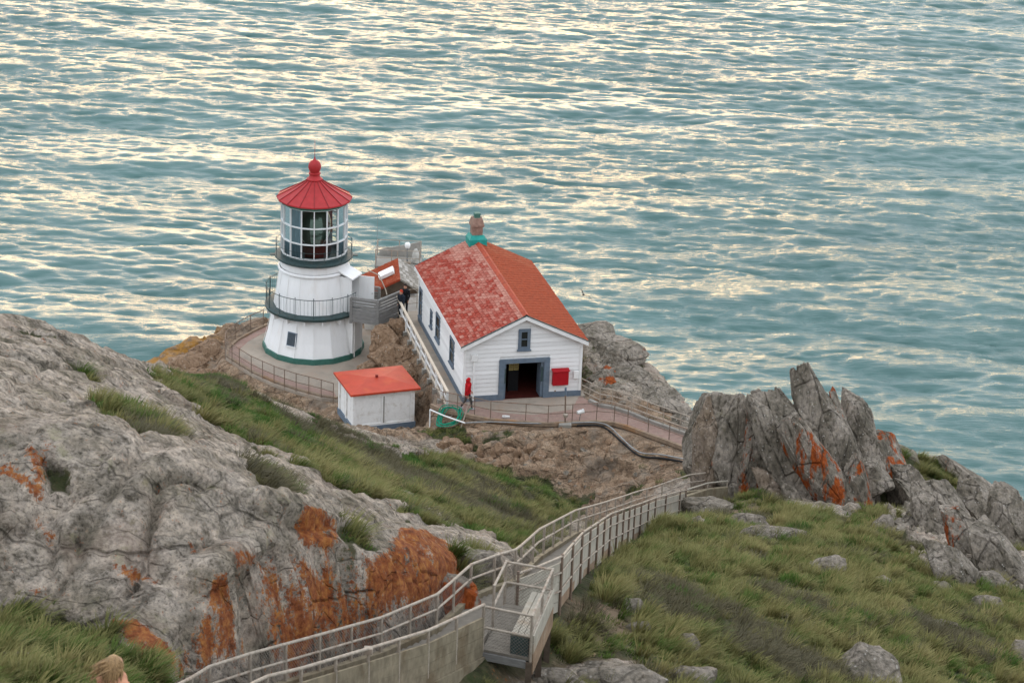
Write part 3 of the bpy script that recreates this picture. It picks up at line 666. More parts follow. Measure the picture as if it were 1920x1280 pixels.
M['pane'] = glass_mat('lantern_glass', (0.80, 0.88, 0.88), alpha=0.0)
M['win_glass'] = glass_mat('window_glass', (0.35, 0.4, 0.42), alpha=0.12)
def lens_mat():
    m, nt, b = newmat('fresnel_lens')
    b.inputs['Base Color'].default_value = (0.10, 0.13, 0.10, 1); b.inputs['Roughness'].default_value = 0.12
    b.inputs['Metallic'].default_value = 0.5
    return m
M['lens'] = lens_mat()
M['brass'] = simple('brass_frame', (0.16, 0.12, 0.06), 0.4, 0.2, 6.0, metal=0.6)
# ---------------------------------------------------------------- paved areas
def slab(name, poly, z, mat, thick=0.5, label=None):
    o = MB().prism(poly, z-thick, z).build(name, mat)
    return tag(o, label, kind='structure')
slab('terrace_path', TERRACE, -2.5, M['concrete'], 0.6)
slab('building_path', BUILDING_PAD, -0.004, M['concrete'], 0.6)
slab('front_path', APRON, 0.0, M['brick_path'], 0.5)
_dw = [(-2.45, 108.0), (-2.2, 106.75), (-0.9, 106.3), (0.85, 106.15), (2.0, 106.1), (3.0, 107.4), (3.55, 109.3)]
slab('doorway_path', [(-2.35, 108.05), (-0.5, 107.0), (1.2, 106.9), (3.2, 107.8), (3.6, 109.6)], 0.006, M['concrete'], 0.1)
_ring = [(-14.3, 124.2), (-15.0, 123.0), (-15.7, 121.6), (-16.05, 120.3), (-15.95, 119.05), (-15.0, 117.85), (-14.2, 116.85), (-12.85, 115.6), (-11.55, 114.7), (-10.15, 113.95), (-9.3, 113.75)]
_in = [(x*0.86+(-11.32)*0.14, y*0.86+121.0*0.14) for x, y in _ring]
slab('brick_path', _ring+_in[::-1], -2.494, M['brick_path'], 0.1)
# kerb along the outer edge of the front path
def kerb_line(name, pts, w, h, z, mat, label):
    m = MB()
    for a, b in zip(pts[:-1], pts[1:]):
        m.bar((a[0], a[1], z), (b[0], b[1], z), w, h)
    o = m.build(name, mat); return tag(o, label, kind='structure')
kerb_line('kerb', [(p[0], p[1]-0.03) for p in APRON[:11]], 0.16, 0.2, 0.0, M['ochre_edge'], 'rusty kerb along the edge of the front walkway')
kerb_line('terrace_kerb', [(x, y) for x, y in _ring], 0.16, 0.22, -2.5, M['ochre_edge'], 'brown kerb along the edge of the lighthouse terrace')
kerb_line('ramp_kerb', APRON[11:20], 0.18, 0.26, 0.02, M['concrete_grey'], 'grey kerb on the seaward side of the ramp')
# ---------------------------------------------------------------- lighthouse
TX, TY, TZ = -11.32, 121.2, -2.5
def make_lighthouse():
    T = empty('lighthouse', (TX, TY, TZ), math.atan2(-TY, -TX))       # local +X looks back up the hill
    tag(T, 'white sixteen-sided lighthouse with red conical lantern roof and glass lantern room', 'lighthouse')
    n = 16
    MB().lathe([(2.84, 0.0), (2.83, 0.14), (2.58, 1.1), (2.43, 1.9), (2.34, 2.45)], n).build('wall', M['tower'], T).name = 'lower_wall'
    MB().lathe([(2.30, 2.45), (2.12, 3.5), (1.96, 4.6), (1.93, 4.78)], n).build('upper_wall', M['tower'], T)
    MB().lathe([(1.95, 4.78), (2.03, 4.84), (2.03, 4.92), (1.95, 4.98)], 32).build('moulding', M['tower'], T, True)
    MB().lathe([(1.92, 4.98), (1.92, 5.30), (1.98, 5.42)], n).build('neck', M['tower'], T)
    # vertical seam ribs on the iron plates
    rib = MB()
    rib.bar((2.835, 0, 0.32), (2.335, 0, 2.42), 0.03, 0.014)
    rme = rib.mesh('seam')
    for k in range(n):
        link_mesh('plate_seam', rme, M['tower'], T, rot=(0, 0, 2*math.pi*k/n))
    rib = MB(); rib.bar((2.275, 0, 2.7), (1.955, 0, 4.7), 0.025, 0.012); rme = rib.mesh('seam_upper')
    for k in range(n):
        link_mesh('plate_seam', rme, M['tower'], T, rot=(0, 0, 2*math.pi*k/n))
    MB().lathe([(2.90, -0.02), (2.885, 0.30), (2.80, 0.31)], n).build('base_band', M['green'], T)
    # lower gallery
    g = MB().lathe([(2.2, 2.50), (2.72, 2.50), (2.76, 2.56), (2.76, 2.66), (2.70, 2.70), (2.1, 2.70)], 32).build('gallery_deck', M['dark_green'], T, True)
    bme = MB().box((2.52, 0, 2.36), (0.3, 0.06, 0.3)).mesh('bracket')
    for k in range(n): link_mesh('bracket', bme, M['tower'], g, rot=(0, 0, 2*math.pi*(k+0.5)/n))
    lo, hi = math.radians(-190), math.radians(62)
    def arc(r, z, a0, a1, m=40):
        return [(r*math.cos(a0+(a1-a0)*i/m), r*math.sin(a0+(a1-a0)*i/m), z) for i in range(m+1)]
    MB().tube(arc(2.68, 3.78, lo, hi, 64), 0.021, 6).build('top_rail', M['dark_green'], g, True)
    MB().tube(arc(2.68, 2.82, lo, hi, 64), 0.015, 6).build('bottom_rail', M['dark_green'], g, True)
    pm = MB().tube([(2.68, 0, 2.68), (2.68, 0, 3.90)], 0.022, 6).mesh('post')
    for k in range(-8, 3): link_mesh('post', pm, M['dark_green'], g, rot=(0, 0, 2*math.pi*k/n))
    bm_ = MB().tube([(2.68, 0, 2.82), (2.68, 0, 3.78)], 0.0075, 5).mesh('baluster')
    a = lo
    while a < hi:
        link_mesh('baluster', bm_, M['dark_green'], g, rot=(0, 0, a)); a += 0.078
    # window on the lower wall
    w = MB(); az = math.radians(-33.75)
    wf = MB().box((0, 0, 0), (0.10, 0.60, 0.78)).build('window', M['blue_grey'], T, loc=(2.50*math.cos(az)-0.24*math.sin(az), 2.50*math.sin(az)+0.24*math.cos(az), 1.30), rot=(0, math.radians(-12), az))
    MB().box((0.055, 0, 0), (0.02, 0.50, 0.68)).build('shutter', simple('dark_shutter', (0.06, 0.075, 0.09), 0.6, 0.15, 6), wf)
    MB().box((0.04, 0, -0.42), (0.16, 0.68, 0.05)).build('sill', M['white'], wf)
    # upper gallery
    ug = MB().lathe([(1.9, 5.42), (2.12, 5.46), (2.20, 5.54), (2.20, 5.62), (1.8, 5.63)], 32).build('upper_gallery_deck', M['dark_green'], T, True)
    for z in (6.35, 6.0):
        MB().tube(arc(2.17, z, 0, 2*math.pi, 64), 0.013, 5).build('thin_rail', M['dark_green'], ug, True)
    pm2 = MB().tube([(2.17, 0, 5.6), (2.17, 0, 6.42)], 0.014, 5).mesh('thin_post')
    for k in range(12): link_mesh('thin_post', pm2, M['dark_green'], ug, rot=(0, 0, 2*math.pi*(k+0.5)/12))
    for sgn, a0 in ((1, 88), (-1, -88)):
        c_, s_ = math.cos(math.radians(a0)), math.sin(math.radians(a0))
        MB().box((2.28*c_, 2.28*s_, 5.58), (0.25, 0.35, 0.05)).build('step_plate', M['dark_green'], ug)
    # lantern room
    L = MB().lathe([(1.80, 5.60), (1.86, 5.63), (1.86, 5.82), (1.80, 5.86)], n).build('lantern_sill', M['dark_green'], T)
    R, zb, zt = 1.83, 5.86, 8.72
    rows = [zb, zb+0.86, zb+1.80, zt]
    pts = [(R*math.cos(2*math.pi*k/n), R*math.sin(2*math.pi*k/n)) for k in range(n)]
    vm = MB().bar((R, 0, zb), (R, 0, zt), 0.058, 0.09, (1, 0, 0)).mesh('mullion')
    for k in range(n): link_mesh('mullion', vm, M['mullion'], T, rot=(0, 0, 2*math.pi*k/n))
    hm = MB(); p0, p1 = pts[0], pts[1]
    for z in rows:
        hm = MB().bar((p0[0], p0[1], z), (p1[0], p1[1], z), 0.07, 0.07).mesh('glazing_bar')
        for k in range(n): link_mesh('glazing_bar', hm, M['mullion'], T, rot=(0, 0, 2*math.pi*k/n))
    for za, zc in zip(rows[:-1], rows[1:]):
        q = 0.985
        gm = MB().add([(p0[0]*q, p0[1]*q, za), (p1[0]*q, p1[1]*q, za), (p1[0]*q, p1[1]*q, zc), (p0[0]*q, p0[1]*q, zc)], [(0, 1, 2, 3)]).mesh('pane')
        for k in range(n): link_mesh('pane', gm, M['pane'], T, rot=(0, 0, 2*math.pi*k/n))
    MB().lathe([(1.78, 8.70), (1.90, 8.72), (1.92, 8.92), (1.80, 8.96)], n).build('cornice', M['green'], T)
    MB().lathe([(0.02, 5.64), (1.79, 5.64)], n).build('lantern_floor', M['dark_green'], T)
    # roof: sixteen sheet panels with standing seams
    ro = MB().lathe([(2.10, 8.90), (2.10, 8.97), (2.02, 8.98)], n).build('roof', M['red_dome'], T)
    prof = [(2.10, 8.97), (1.6, 9.24), (1.05, 9.53), (0.55, 9.83), (0.38, 9.98)]
    pan = MB(); h = math.pi/n
    for (r0, z0), (r1, z1) in zip(prof[:-1], prof[1:]):
        pan.add([(r0*math.cos(0), 0, z0), (r0*math.cos(2*h), r0*math.sin(2*h), z0), (r1*math.cos(2*h), r1*math.sin(2*h), z1), (r1, 0, z1)], [(0, 1, 2, 3)])
    pme = pan.mesh('roof_panel')
    sm_ = MB()
    for (r0, z0), (r1, z1) in zip(prof[:-1], prof[1:]):
        sm_.bar((r0, 0, z0+0.012), (r1, 0, z1+0.012), 0.03, 0.05)
    sme = sm_.mesh('seam')
    for k in range(n):
        link_mesh('roof_panel', pme, M['red_dome'], ro, rot=(0, 0, 2*math.pi*k/n))
        link_mesh('roof_seam', sme, simple('seam_red', (0.22, 0.02, 0.022), 0.5) if k == 0 else bpy.data.materials['seam_red'], ro, rot=(0, 0, 2*math.pi*k/n))
    MB().lathe([(0.44, 9.94), (0.45, 10.02), (0.36, 10.08), (0.30, 10.16), (0.29, 10.26), (0.33, 10.30), (0.33, 10.36), (0.27, 10.40), (0.30, 10.48), (0.345, 10.62), (0.355, 10.74), (0.32, 10.90), (0.22, 11.03), (0.10, 11.09), (0.045, 11.16), (0.03, 11.26)], 24).build('ventilator_ball', M['red_dome'], T, True)
    MB().tube([(0, 0, 11.2), (0, 0, 12.25)], [0.018, 0.006], 6).build('lightning_rod', simple('rod_red', (0.3, 0.05, 0.05), 0.5), T)
    # lens inside the lantern
    lz = MB().lathe([(0.45, 5.64), (0.95, 5.66), (0.98, 6.2), (0.9, 6.24)], 24).build('lens_pedestal', M['maroon'], T)
    lp = [(0.55, 6.3)]
    for i in range(22):
        z = 6.34+i*0.095; r = 0.95-0.38*abs((z-7.35)/1.05)**2.2
        lp += [(r, z), (r-0.05, z+0.09)]
    MB().lathe(lp+[(0.2, 8.5)], 24).build('lens', M['lens'], T)
    for k in range(8):
        a = 2*math.pi*k/8
        MB().tube([(0.99*math.cos(a), 0.99*math.sin(a), 6.2), (1.0*math.cos(a), 1.0*math.sin(a), 7.35), (0.6*math.cos(a), 0.6*math.sin(a), 8.45)], 0.022, 5).build('lens_frame', M['brass'], T)
    # curtain on the left hand inside
    def curtain(a0, a1):
        c = MB(); m_ = 40; vs = []
        for i in range(m_+1):
            a = math.radians(a0+(a1-a0)*i/m_); r = 1.58+0.05*math.sin(i*1.35)
            vs.append((r, a))
        V = [(r*math.cos(a), r*math.sin(a), 5.68) for r, a in vs]+[(r*math.cos(a*1.0), r*math.sin(a), 8.66) for r, a in vs]
        c.add(V, [(i, i+1, m_+2+i, m_+1+i) for i in range(m_)])
        c.build('curtain', M['curtain'], T, True)
    curtain(-95, -28); curtain(52, 92); curtain(140, 230)
    # entrance porch on the right flank: projecting box with sloping hood, dark doorway and open door leaf
    pa = math.radians(63)
    pr = MB()
    porch = empty('porch', (0, 0, 0), pa, T)
    def pbox(name, lo_, hi_, mat): return MB().box2(lo_, hi_).build(name, mat, porch)
    pbox('porch_side', (1.75, -0.55, 2.70), (2.62, -0.47, 4.75), M['tower'])
    pbox('porch_side', (1.75, 0.47, 2.70), (2.62, 0.55, 4.75), M['tower'])
    MB().add([(1.7, -0.62, 5.15), (1.7, 0.62, 5.15), (2.72, 0.62, 4.74), (2.72, -0.62, 4.74), (1.7, -0.62, 5.08), (1.7, 0.62, 5.08), (2.72, 0.62, 4.66), (2.72, -0.62, 4.66)],
             [(0, 1, 2, 3), (7, 6, 5, 4), (0, 3, 7, 4), (1, 5, 6, 2), (2, 6, 7, 3), (0, 4, 5, 1)]).build('porch_hood', M['tower'], porch)
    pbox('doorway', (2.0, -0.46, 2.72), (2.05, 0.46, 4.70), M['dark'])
    d_ = MB().box((0.42, 0, 0), (0.84, 0.05, 1.85)).build('door', M['tower'], porch, loc=(2.62, 0.52, 3.66), rot=(0, 0, math.radians(12)))
    MB().tube([(0.74, -0.06, -0.05), (0.74, 0.06, -0.05)], 0.03, 6).build('door_knob', M['steel'], d_)
    pbox('porch_base', (2.0, -0.62, 0.0), (2.78, 0.62, 2.48), M['tower'])
    MB().tube([(2.80, -0.45, 0.05), (2.80, -0.45, 2.45)], 0.05, 8).build('downpipe', M['white_worn'], porch)
    return T
make_lighthouse()
# ---------------------------------------------------------------- fog signal building
BW, BL, BH, BR = 6.2, 11.74, 3.145, 1.4635
BO = (-2.3915, 108.215, 0.0); BYAW = 0.248
OVE, OVG = 0.236, 0.285
SL = BR/(BW/2)
def shingle_mat(name, red, pale):
    m, nt, b = newmat(name)
    n = noise_node(nt, 7.0, 6, 0.65); n2 = noise_node(nt, 1.1, 6, 0.7)
    r = ramp(nt, n.outputs['Fac'], [(0.3, [c*0.62 for c in red]), (0.7, [c*1.25 for c in red])]).outputs[0]
    k = mth(nt, 'ADD', attr(nt, 'wear').outputs['Fac'], mth(nt, 'MULTIPLY', mth(nt, 'SUBTRACT', n2.outputs['Fac'], 0.5), 0.6))
    k = mth(nt, 'ADD', k, mth(nt, 'MULTIPLY', mth(nt, 'SUBTRACT', n.outputs['Fac'], 0.5), 0.8))
    col = mixc(nt, ramp(nt, k, [(0.35, 0.0), (0.95, 0.95)]).outputs[0], r, pale)
    nt.links.new(col, b.inputs['Base Color']); b.inputs['Roughness'].default_value = 0.8; b.inputs['Specular IOR Level'].default_value = 0.15
    bump(nt, b, n.outputs['Fac'], 0.4, 0.01)
    return m
M['shingles_worn'] = shingle_mat('worn_red_shingles', (0.27, 0.034, 0.019), (0.40, 0.185, 0.14))
M['shingles_clean'] = shingle_mat('orange_red_shingles', (0.255, 0.040, 0.012), (0.29, 0.085, 0.04))
def shingle_part(name, origin, along, up, length, width, nl, nu, mat, parent, wear_fn, seed=1):
    """courses of overlapping shingles: origin at the eave corner, along the eave, up the slope"""
    rs = random.Random(seed); o = Vector(origin); A = Vector(along).normalized(); U = Vector(up).normalized(); Nn = A.cross(U).normalized()
    if Nn.z < 0: Nn = -Nn
    V, F, W = [], [], []
    dl, du = length/nl, width/nu
    for j in range(nu):
        off = (j % 2)*0.5*dl
        for i in range(-1, nl):
            a0 = max(0, i*dl+off+0.018+rs.uniform(-.008, .008)); a1 = min(length, (i+1)*dl+off-0.018+rs.uniform(-.008, .008))
            if a1-a0 < 0.04: continue
            u0 = j*du+rs.uniform(-0.012, 0.012); u1 = min(width, (j+1)*du+0.06)
            h0 = 0.030+rs.uniform(0, 0.012); h1 = 0.004
            n = len(V)
            for (a, u, h) in ((a0, u0, h0), (a1, u0, h0), (a1, u1, h1), (a0, u1, h1), (a0, u0, 0.0), (a1, u0, 0.0)):
                V.append(tuple(o+A*a+U*u+Nn*h))
            F += [(n, n+1, n+2, n+3), (n+4, n+5, n+1, n), (n, n+3, n+4), (n+1, n+5, n+2)]
            w = wear_fn((a0+a1)/2/length, (u0+u1)/2/width, rs)
            W += [w]*6
    me = bpy.data.meshes.new(name); me.from_pydata(V, [], F); me.update()
    at = me.attributes.new('wear', 'FLOAT', 'POINT'); at.data.foreach_set('value', np.array(W, np.float32))
    ob = link_mesh(name, me, mat, parent); ob['kind'] = 'stuff'
    return ob
def window_part(parent, origin, axis_x, w, h, frame, rows, name='window', ft=0.10, sill=True, depth=0.06):
    """window in a wall: origin = lower corner in local coords, axis_x = direction along the wall, normal = out of the wall"""
    ax = Vector(axis_x); nz = Vector((0, 0, 1)); out = ax.cross(nz)
    o = Vector(origin)
    def b(x0, x1, z0, z1, d0, d1):
        m = MB(); c = o+ax*((x0+x1)/2)+nz*((z0+z1)/2)+out*((d0+d1)/2)
        R = Matrix((ax, out, nz)).transposed()
        return m.box(c, (x1-x0, d1-d0, z1-z0), R)
    fr = MB()
    for q in (b(0, ft, 0, h, 0, depth), b(w-ft, w, 0, h, 0, depth), b(ft, w-ft, 0, ft, 0, depth), b(ft, w-ft, h-ft, h, 0, depth)):
        fr.add(q.v, q.f)
    wd = fr.build(name, frame, parent)
    b(ft, w-ft, ft, h-ft, -0.02, 0.012).build('pane', M['win_dark'], wd)
    for i in range(1, rows):
        z = ft+(h-2*ft)*i/rows
        b(ft, w-ft, z-0.025, z+0.025, 0.013, 0.04).build('sash_bar', frame, wd)
    if sill: b(-0.05, w+0.05, -0.07, 0.0, 0, depth+0.05).build('sill', frame, wd)
    return wd
def dark_glass():
    m, nt, b = newmat('dark_window_glass'); b.inputs['Base Color'].default_value = (0.012, 0.018, 0.018, 1)
    b.inputs['Roughness'].default_value = 0.06; return m
M['win_dark'] = dark_glass()
def clap_mat():
    m, nt, b = newmat('clapboard_paint')
    oi = N(nt, 'ShaderNodeObjectInfo'); n = noise_node(nt, 2.5, 6, 0.65, mapping=(1, 1, 4))
    k = mth(nt, 'ADD', mth(nt, 'MULTIPLY', oi.outputs['Random'], 0.5), mth(nt, 'MULTIPLY', n.outputs['Fac'], 0.5))
    nt.links.new(ramp(nt, k, [(0.1, (0.60, 0.60, 0.59)), (0.5, (0.76, 0.76, 0.745)), (0.9, (0.82, 0.82, 0.81))]).outputs[0], b.inputs['Base Color'])
    b.inputs['Roughness'].default_value = 0.5
    return m
M['clapboard'] = clap_mat()
def make_fog_building():
    B = empty('fog_signal_building', BO, BYAW)
    tag(B, 'white clapboard building with red shingled gable roof and open dark doorway', 'building')
    top = lambda x: BH+SL*(x if x < BW/2 else BW-x)
    # wall cores set just behind the boards
    core = MB(); T_ = 0.12
    def frontcore(y0, y1):
        # front wall split round the doorway and the small window
        for x0, x1, z0, z1 in ((0.02, 2.18, 0, 2.2), (4.1, BW-0.02, 0, 2.2), (0.02, BW-0.02, 2.2, 2.72)):
            core.box2((x0, y0, z0), (x1, y1, z1))
        def gp(pts): core.add([(x, y0, z) for x, z in pts]+[(x, y1, z) for x, z in pts], [tuple(range(len(pts))), tuple(reversed(range(len(pts), 2*len(pts))))]+[(i, (i+1) % len(pts), len(pts)+(i+1) % len(pts), len(pts)+i) for i in range(len(pts))])
        gp([(0.02, 2.72), (2.86, 2.72), (2.86, top(2.86)-0.02), (0.02, BH-0.02)])
        gp([(3.38, 2.72), (BW-0.02, 2.72), (BW-0.02, BH-0.02), (3.38, top(3.38)-0.02)])
        gp([(2.86, 3.84), (3.38, 3.84), (3.38, top(3.38)-0.02), (3.1, top(3.1)-0.02), (2.86, top(2.86)-0.02)])
    frontcore(0.045, 0.15)
    core.box2((0.03, 0.15, 0), (0.15, BL-0.15, BH-0.02)); core.box2((BW-0.15, 0.15, 0), (BW-0.03, BL-0.15, BH-0.02))
    core.box2((0.02, BL-0.15, 0), (BW-0.02, BL-0.03, BH-0.02))
    core.add([(0.02, BL-0.1, BH-0.02), (BW-0.02, BL-0.1, BH-0.02), (BW/2, BL-0.1, BH+BR-0.05)], [(0, 1, 2)])
    core.build('wall', M['white'], B)
    # front clapboards
    p = 0.232
    openings = [(1.86, 4.50, -0.1, 2.22), (2.79, 3.43, 2.73, 3.86)]
    z = 0.30; k = 0
    def board(x0, x1, xa, xb, z0, z1, face, par):
        """x0,x1 lower edge; xa,xb upper edge; face maps (along, out, z) to local"""
        V = []
        for (x, z_, d) in ((x0, z0, 0.038), (x1, z0, 0.038), (xb, z1, 0.012), (xa, z1, 0.012), (x0, z0, -0.02), (x1, z0, -0.02), (xb, z1, -0.02), (xa, z1, -0.02)):
            V.append(face(x, d, z_))
        MB().add(V, [(0, 1, 2, 3), (4, 5, 1, 0), (7, 6, 5, 4), (0, 3, 7, 4), (1, 5, 6, 2), (3, 2, 6, 7)]).build('clapboard', M['clapboard'], par)
    ff = lambda x, d, z_: (x, 0.02-d, z_)
    while z < BH+BR-0.2:
        z1 = z+p-0.014
        lim = lambda zz: (0.0, BW) if zz <= BH else ((zz-BH)/SL, BW-(zz-BH)/SL)
        a0, a1 = lim(z); b0, b1 = lim(z1)
        segs = [(a0, a1, b0, b1)]
        for ox0, ox1, oz0, oz1 in openings:
            if z1 > oz0+0.05 and z < oz1-0.05:
                ns = []
                for s0, s1, t0, t1 in segs:
                    if s0 < ox0 and s1 > ox1: ns += [(s0, ox0, t0, ox0), (ox1, s1, ox1, t1)]
                    else: ns.append((s0, s1, t0, t1))
                segs = ns
        for s0, s1, t0, t1 in segs: board(s0, s1, min(t0, s1), max(t1, s0), z, z1, ff, B)
        z += p
    # side clapboards, left and right
    wins = [(10.85, 11.62, 0.35, 2.05), (8.0, 8.55, 0.92, 1.90), (6.0, 7.05, 0.84, 2.28), (2.35, 3.40, 0.92, 2.36)]
    fl = lambda y, d, z_: (0.02-d, BL-y, z_)
    fr = lambda y, d, z_: (BW-0.02+d, y, z_)
    z = 0.30
    while z < BH-0.1:
        z1 = min(z+p-0.014, BH)
        segs = [(0.0, BL)]
        for w0, w1, q0, q1 in wins:
            if z1 > q0+0.03 and z < q1-0.03:
                ns = []
                for s0, s1 in segs:
                    c0, c1 = BL-w1, BL-w0
                    if s0 < c0 and s1 > c1: ns += [(s0, c0), (c1, s1)]
                    else: ns.append((s0, s1))
                segs = ns
        for s0, s1 in segs: board(s0, s1, s0, s1, z, z1, fl, B)
        board(0, BL, 0, BL, z, z1, fr, B)
        z += p
    for w0, w1, q0, q1 in wins:
        window_part(B, (0.0, w1, q0), (0, -1, 0), w1-w0, q1-q0, M['blue_grey'], 2, ft=0.11, depth=0.05)
    window_part(B, (2.79, 0.0, 2.73), (1, 0, 0), 0.64, 1.13, M['blue_grey'], 2, ft=0.16, depth=0.06)
    # corner boards, base trim
    for x0, x1, y0, y1 in ((-0.045, 0.09, -0.045, 0.09), (BW-0.09, BW+0.045, -0.045, 0.09), (-0.045, 0.09, BL-0.09, BL+0.045)):
        MB().box2((x0, y0, 0.05), (x1, y1, BH)).build('corner_board', M['white'], B)
    for lo_, hi_ in (((-0.05, -0.055, -0.05), (1.86, 0.05, 0.295)), ((4.50, -0.055, -0.05), (BW+0.05, 0.05, 0.295)), ((-0.06, 0.05, -0.05), (0.05, BL, 0.295)), ((BW-0.05, 0.05, -0.05), (BW+0.06, BL, 0.295))):
        MB().box2(lo_, hi_).build('base_trim', M['blue_grey'], B)
    # doorway
    dr = MB()
    dr.box2((1.84, -0.075, 0), (2.13, 0.16, 2.22)).box2((4.22, -0.075, 0), (4.52, 0.16, 2.22)).box2((2.13, -0.075, 2.0), (4.22, 0.16, 2.22))
    D = dr.build('doorway', M['blue_grey'], B)
    MB().box2((2.13, 0.02, 0.02), (2.22, 0.85, 2.0)).build('door_leaf', M['blue_grey'], D)
    MB().box2((4.08, 0.02, 0.02), (4.22, 0.85, 2.0)).build('door_leaf', M['blue_grey'], D)
    for x in (2.16, 4.12):
        MB().box2((x-0.035, -0.0, 0.9), (x+0.06, 0.014, 1.7)).build('door_panel', M['dark_green'], D)
    # interior seen through the doorway
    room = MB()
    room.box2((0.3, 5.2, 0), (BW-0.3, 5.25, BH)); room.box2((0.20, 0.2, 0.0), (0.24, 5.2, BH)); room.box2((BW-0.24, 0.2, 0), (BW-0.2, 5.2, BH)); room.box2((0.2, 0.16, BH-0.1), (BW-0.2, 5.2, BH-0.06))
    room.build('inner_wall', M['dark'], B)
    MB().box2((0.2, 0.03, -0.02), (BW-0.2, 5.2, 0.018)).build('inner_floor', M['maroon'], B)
    for i in range(2):
        nb = MB().box2((2.62+i*0.27, 1.0, 1.18), (2.86+i*0.27, 1.02, 1.66)).build('notice_board', M['sign_yellow'], B)
        for j in range(4):
            MB().box2((2.65+i*0.27, 0.992, 1.25+j*0.10), (2.83+i*0.27, 0.999, 1.29+j*0.10)).build('printed_line', M['brown_wood'], nb)
    MB().box2((2.6, 1.03, 0.0), (3.15, 1.06, 1.7)).build('notice_stand', M['dark'], B)
    # things fixed on the front wall
    rb = MB().box2((4.66, -0.28, 0.72), (5.50, -0.03, 1.52)).build('red_cabinet', M['red_box'], B, bevel=0.015)
    rb['label'] = 'bright red cabinet on the front wall'
    MB().add([(4.62, -0.33, 1.52), (5.54, -0.33, 1.52), (5.54, -0.02, 1.60), (4.62, -0.02, 1.60), (4.62, -0.33, 1.49), (5.54, -0.33, 1.49), (5.54, -0.02, 1.52), (4.62, -0.02, 1.52)], [(0, 1, 2, 3), (4, 7, 6, 5), (0, 4, 5, 1), (1, 5, 6, 2), (3, 2, 6, 7), (0, 3, 7, 4)]).build('lid', M['red_box'], rb)
    MB().box2((5.80, -0.12, 0.98), (6.08, -0.03, 1.42)).build('white_meter_box', M['white'], B, bevel=0.01)
    MB().box2((4.83, -0.028, 0.14), (4.92, -0.016, 0.36)).build('rust_stain', M['ochre_edge'], B)
    MB().box2((0.34, -0.16, 2.26), (0.66, -0.02, 2.60)).build('rain_head', M['white'], B, bevel=0.01)
    MB().tube([(0.50, -0.09, 2.3), (0.50, -0.09, 0.08)], 0.045, 8).build('downpipe', M['white'], B)
    # roof
    rf = empty('roof', (0, 0, 0), 0, B)
    ze = BH-OVE*SL; th = 0.09
    for s in (0, 1):
        mx = (lambda x: x) if s == 0 else (lambda x: BW-x)
        V = [(mx(-OVE), -OVG, ze), (mx(BW/2), -OVG, BH+BR), (mx(BW/2), BL+OVG, BH+BR), (mx(-OVE), BL+OVG, ze)]
        V += [(x, y, z_+th) for x, y, z_ in V]
        MB().add(V, [(0, 3, 2, 1), (4, 5, 6, 7), (0, 1, 5, 4), (1, 2, 6, 5), (2, 3, 7, 6), (3, 0, 4, 7)]).build('roof_deck', M['shingle_red'], rf)
        # white rake boards with a thin dark drip edge, and eave board
        for y0, y1 in ((-OVG-0.03, -OVG-0.002), (BL+OVG+0.002, BL+OVG+0.03)):
            W_ = [(mx(-OVE-0.02), y0, ze-0.17), (mx(BW/2), y0, BH+BR-0.16), (mx(BW/2), y0, BH+BR+0.055), (mx(-OVE-0.02), y0, ze+0.055)]
            W_ += [(x, y1, z_) for x, y, z_ in W_]
            MB().add(W_, [(0, 1, 2, 3), (4, 7, 6, 5), (0, 4, 5, 1), (1, 5, 6, 2), (2, 6, 7, 3), (3, 7, 4, 0)]).build('rake_board', M['white'], rf)
            e = MB().bar((mx(-OVE-0.03), (y0+y1)/2-0.01, ze+0.085), (mx(BW/2), (y0+y1)/2-0.01, BH+BR+0.085), 0.05, 0.05).build('drip_edge', M['dark_green'], rf)
        MB().box2((min(mx(-OVE-0.03), mx(-OVE)), -OVG, ze-0.12), (max(mx(-OVE-0.03), mx(-OVE)), BL+OVG, ze+0.06)).build('eave_board', M['white'], rf)
    wid = math.hypot(BW/2+OVE, BR+OVE*SL)
    def wear_left(a, u, rs):
        w = 0.46+0.18*u+rs.gauss(0, 0.16)
        if u > 0.88: w += 0.30
        if a > 0.84 and u > 0.6: w += 0.35
        return max(0, min(1, w))
    def wear_right(a, u, rs):
        return max(0, min(1, 0.15+rs.gauss(0, 0.10)+(0.35 if a > 0.86 else 0)))
    shingle_part('shingles', (-OVE, -OVG, ze+th), (0, 1, 0), (BW/2+OVE, 0, BR+OVE*SL), BL+2*OVG, wid-0.06, 33, 19, M['shingles_worn'], rf, wear_left, 3)
    shingle_part('shingles', (BW+OVE, -OVG, ze+th), (0, 1, 0), (-BW/2-OVE, 0, BR+OVE*SL), BL+2*OVG, wid-0.06, 33, 19, M['shingles_clean'], rf, wear_right, 4)
    V = []
    for y in (-OVG-0.01, BL-0.55):
        V += [(BW/2-0.17, y, BH+BR+th+0.035-0.17*SL), (BW/2, y, BH+BR+th+0.065), (BW/2+0.17, y, BH+BR+th+0.035-0.17*SL)]
    MB().add(V, [(0, 1, 4, 3), (1, 2, 5, 4)]).build('ridge_cap', M['shingle_red'], rf)
    # chimney at the far end of the ridge
    c = empty('chimney', (BW/2-0.02, BL-0.25, BH+BR), 0, B)
    fl_ = MB(); a = 0.50
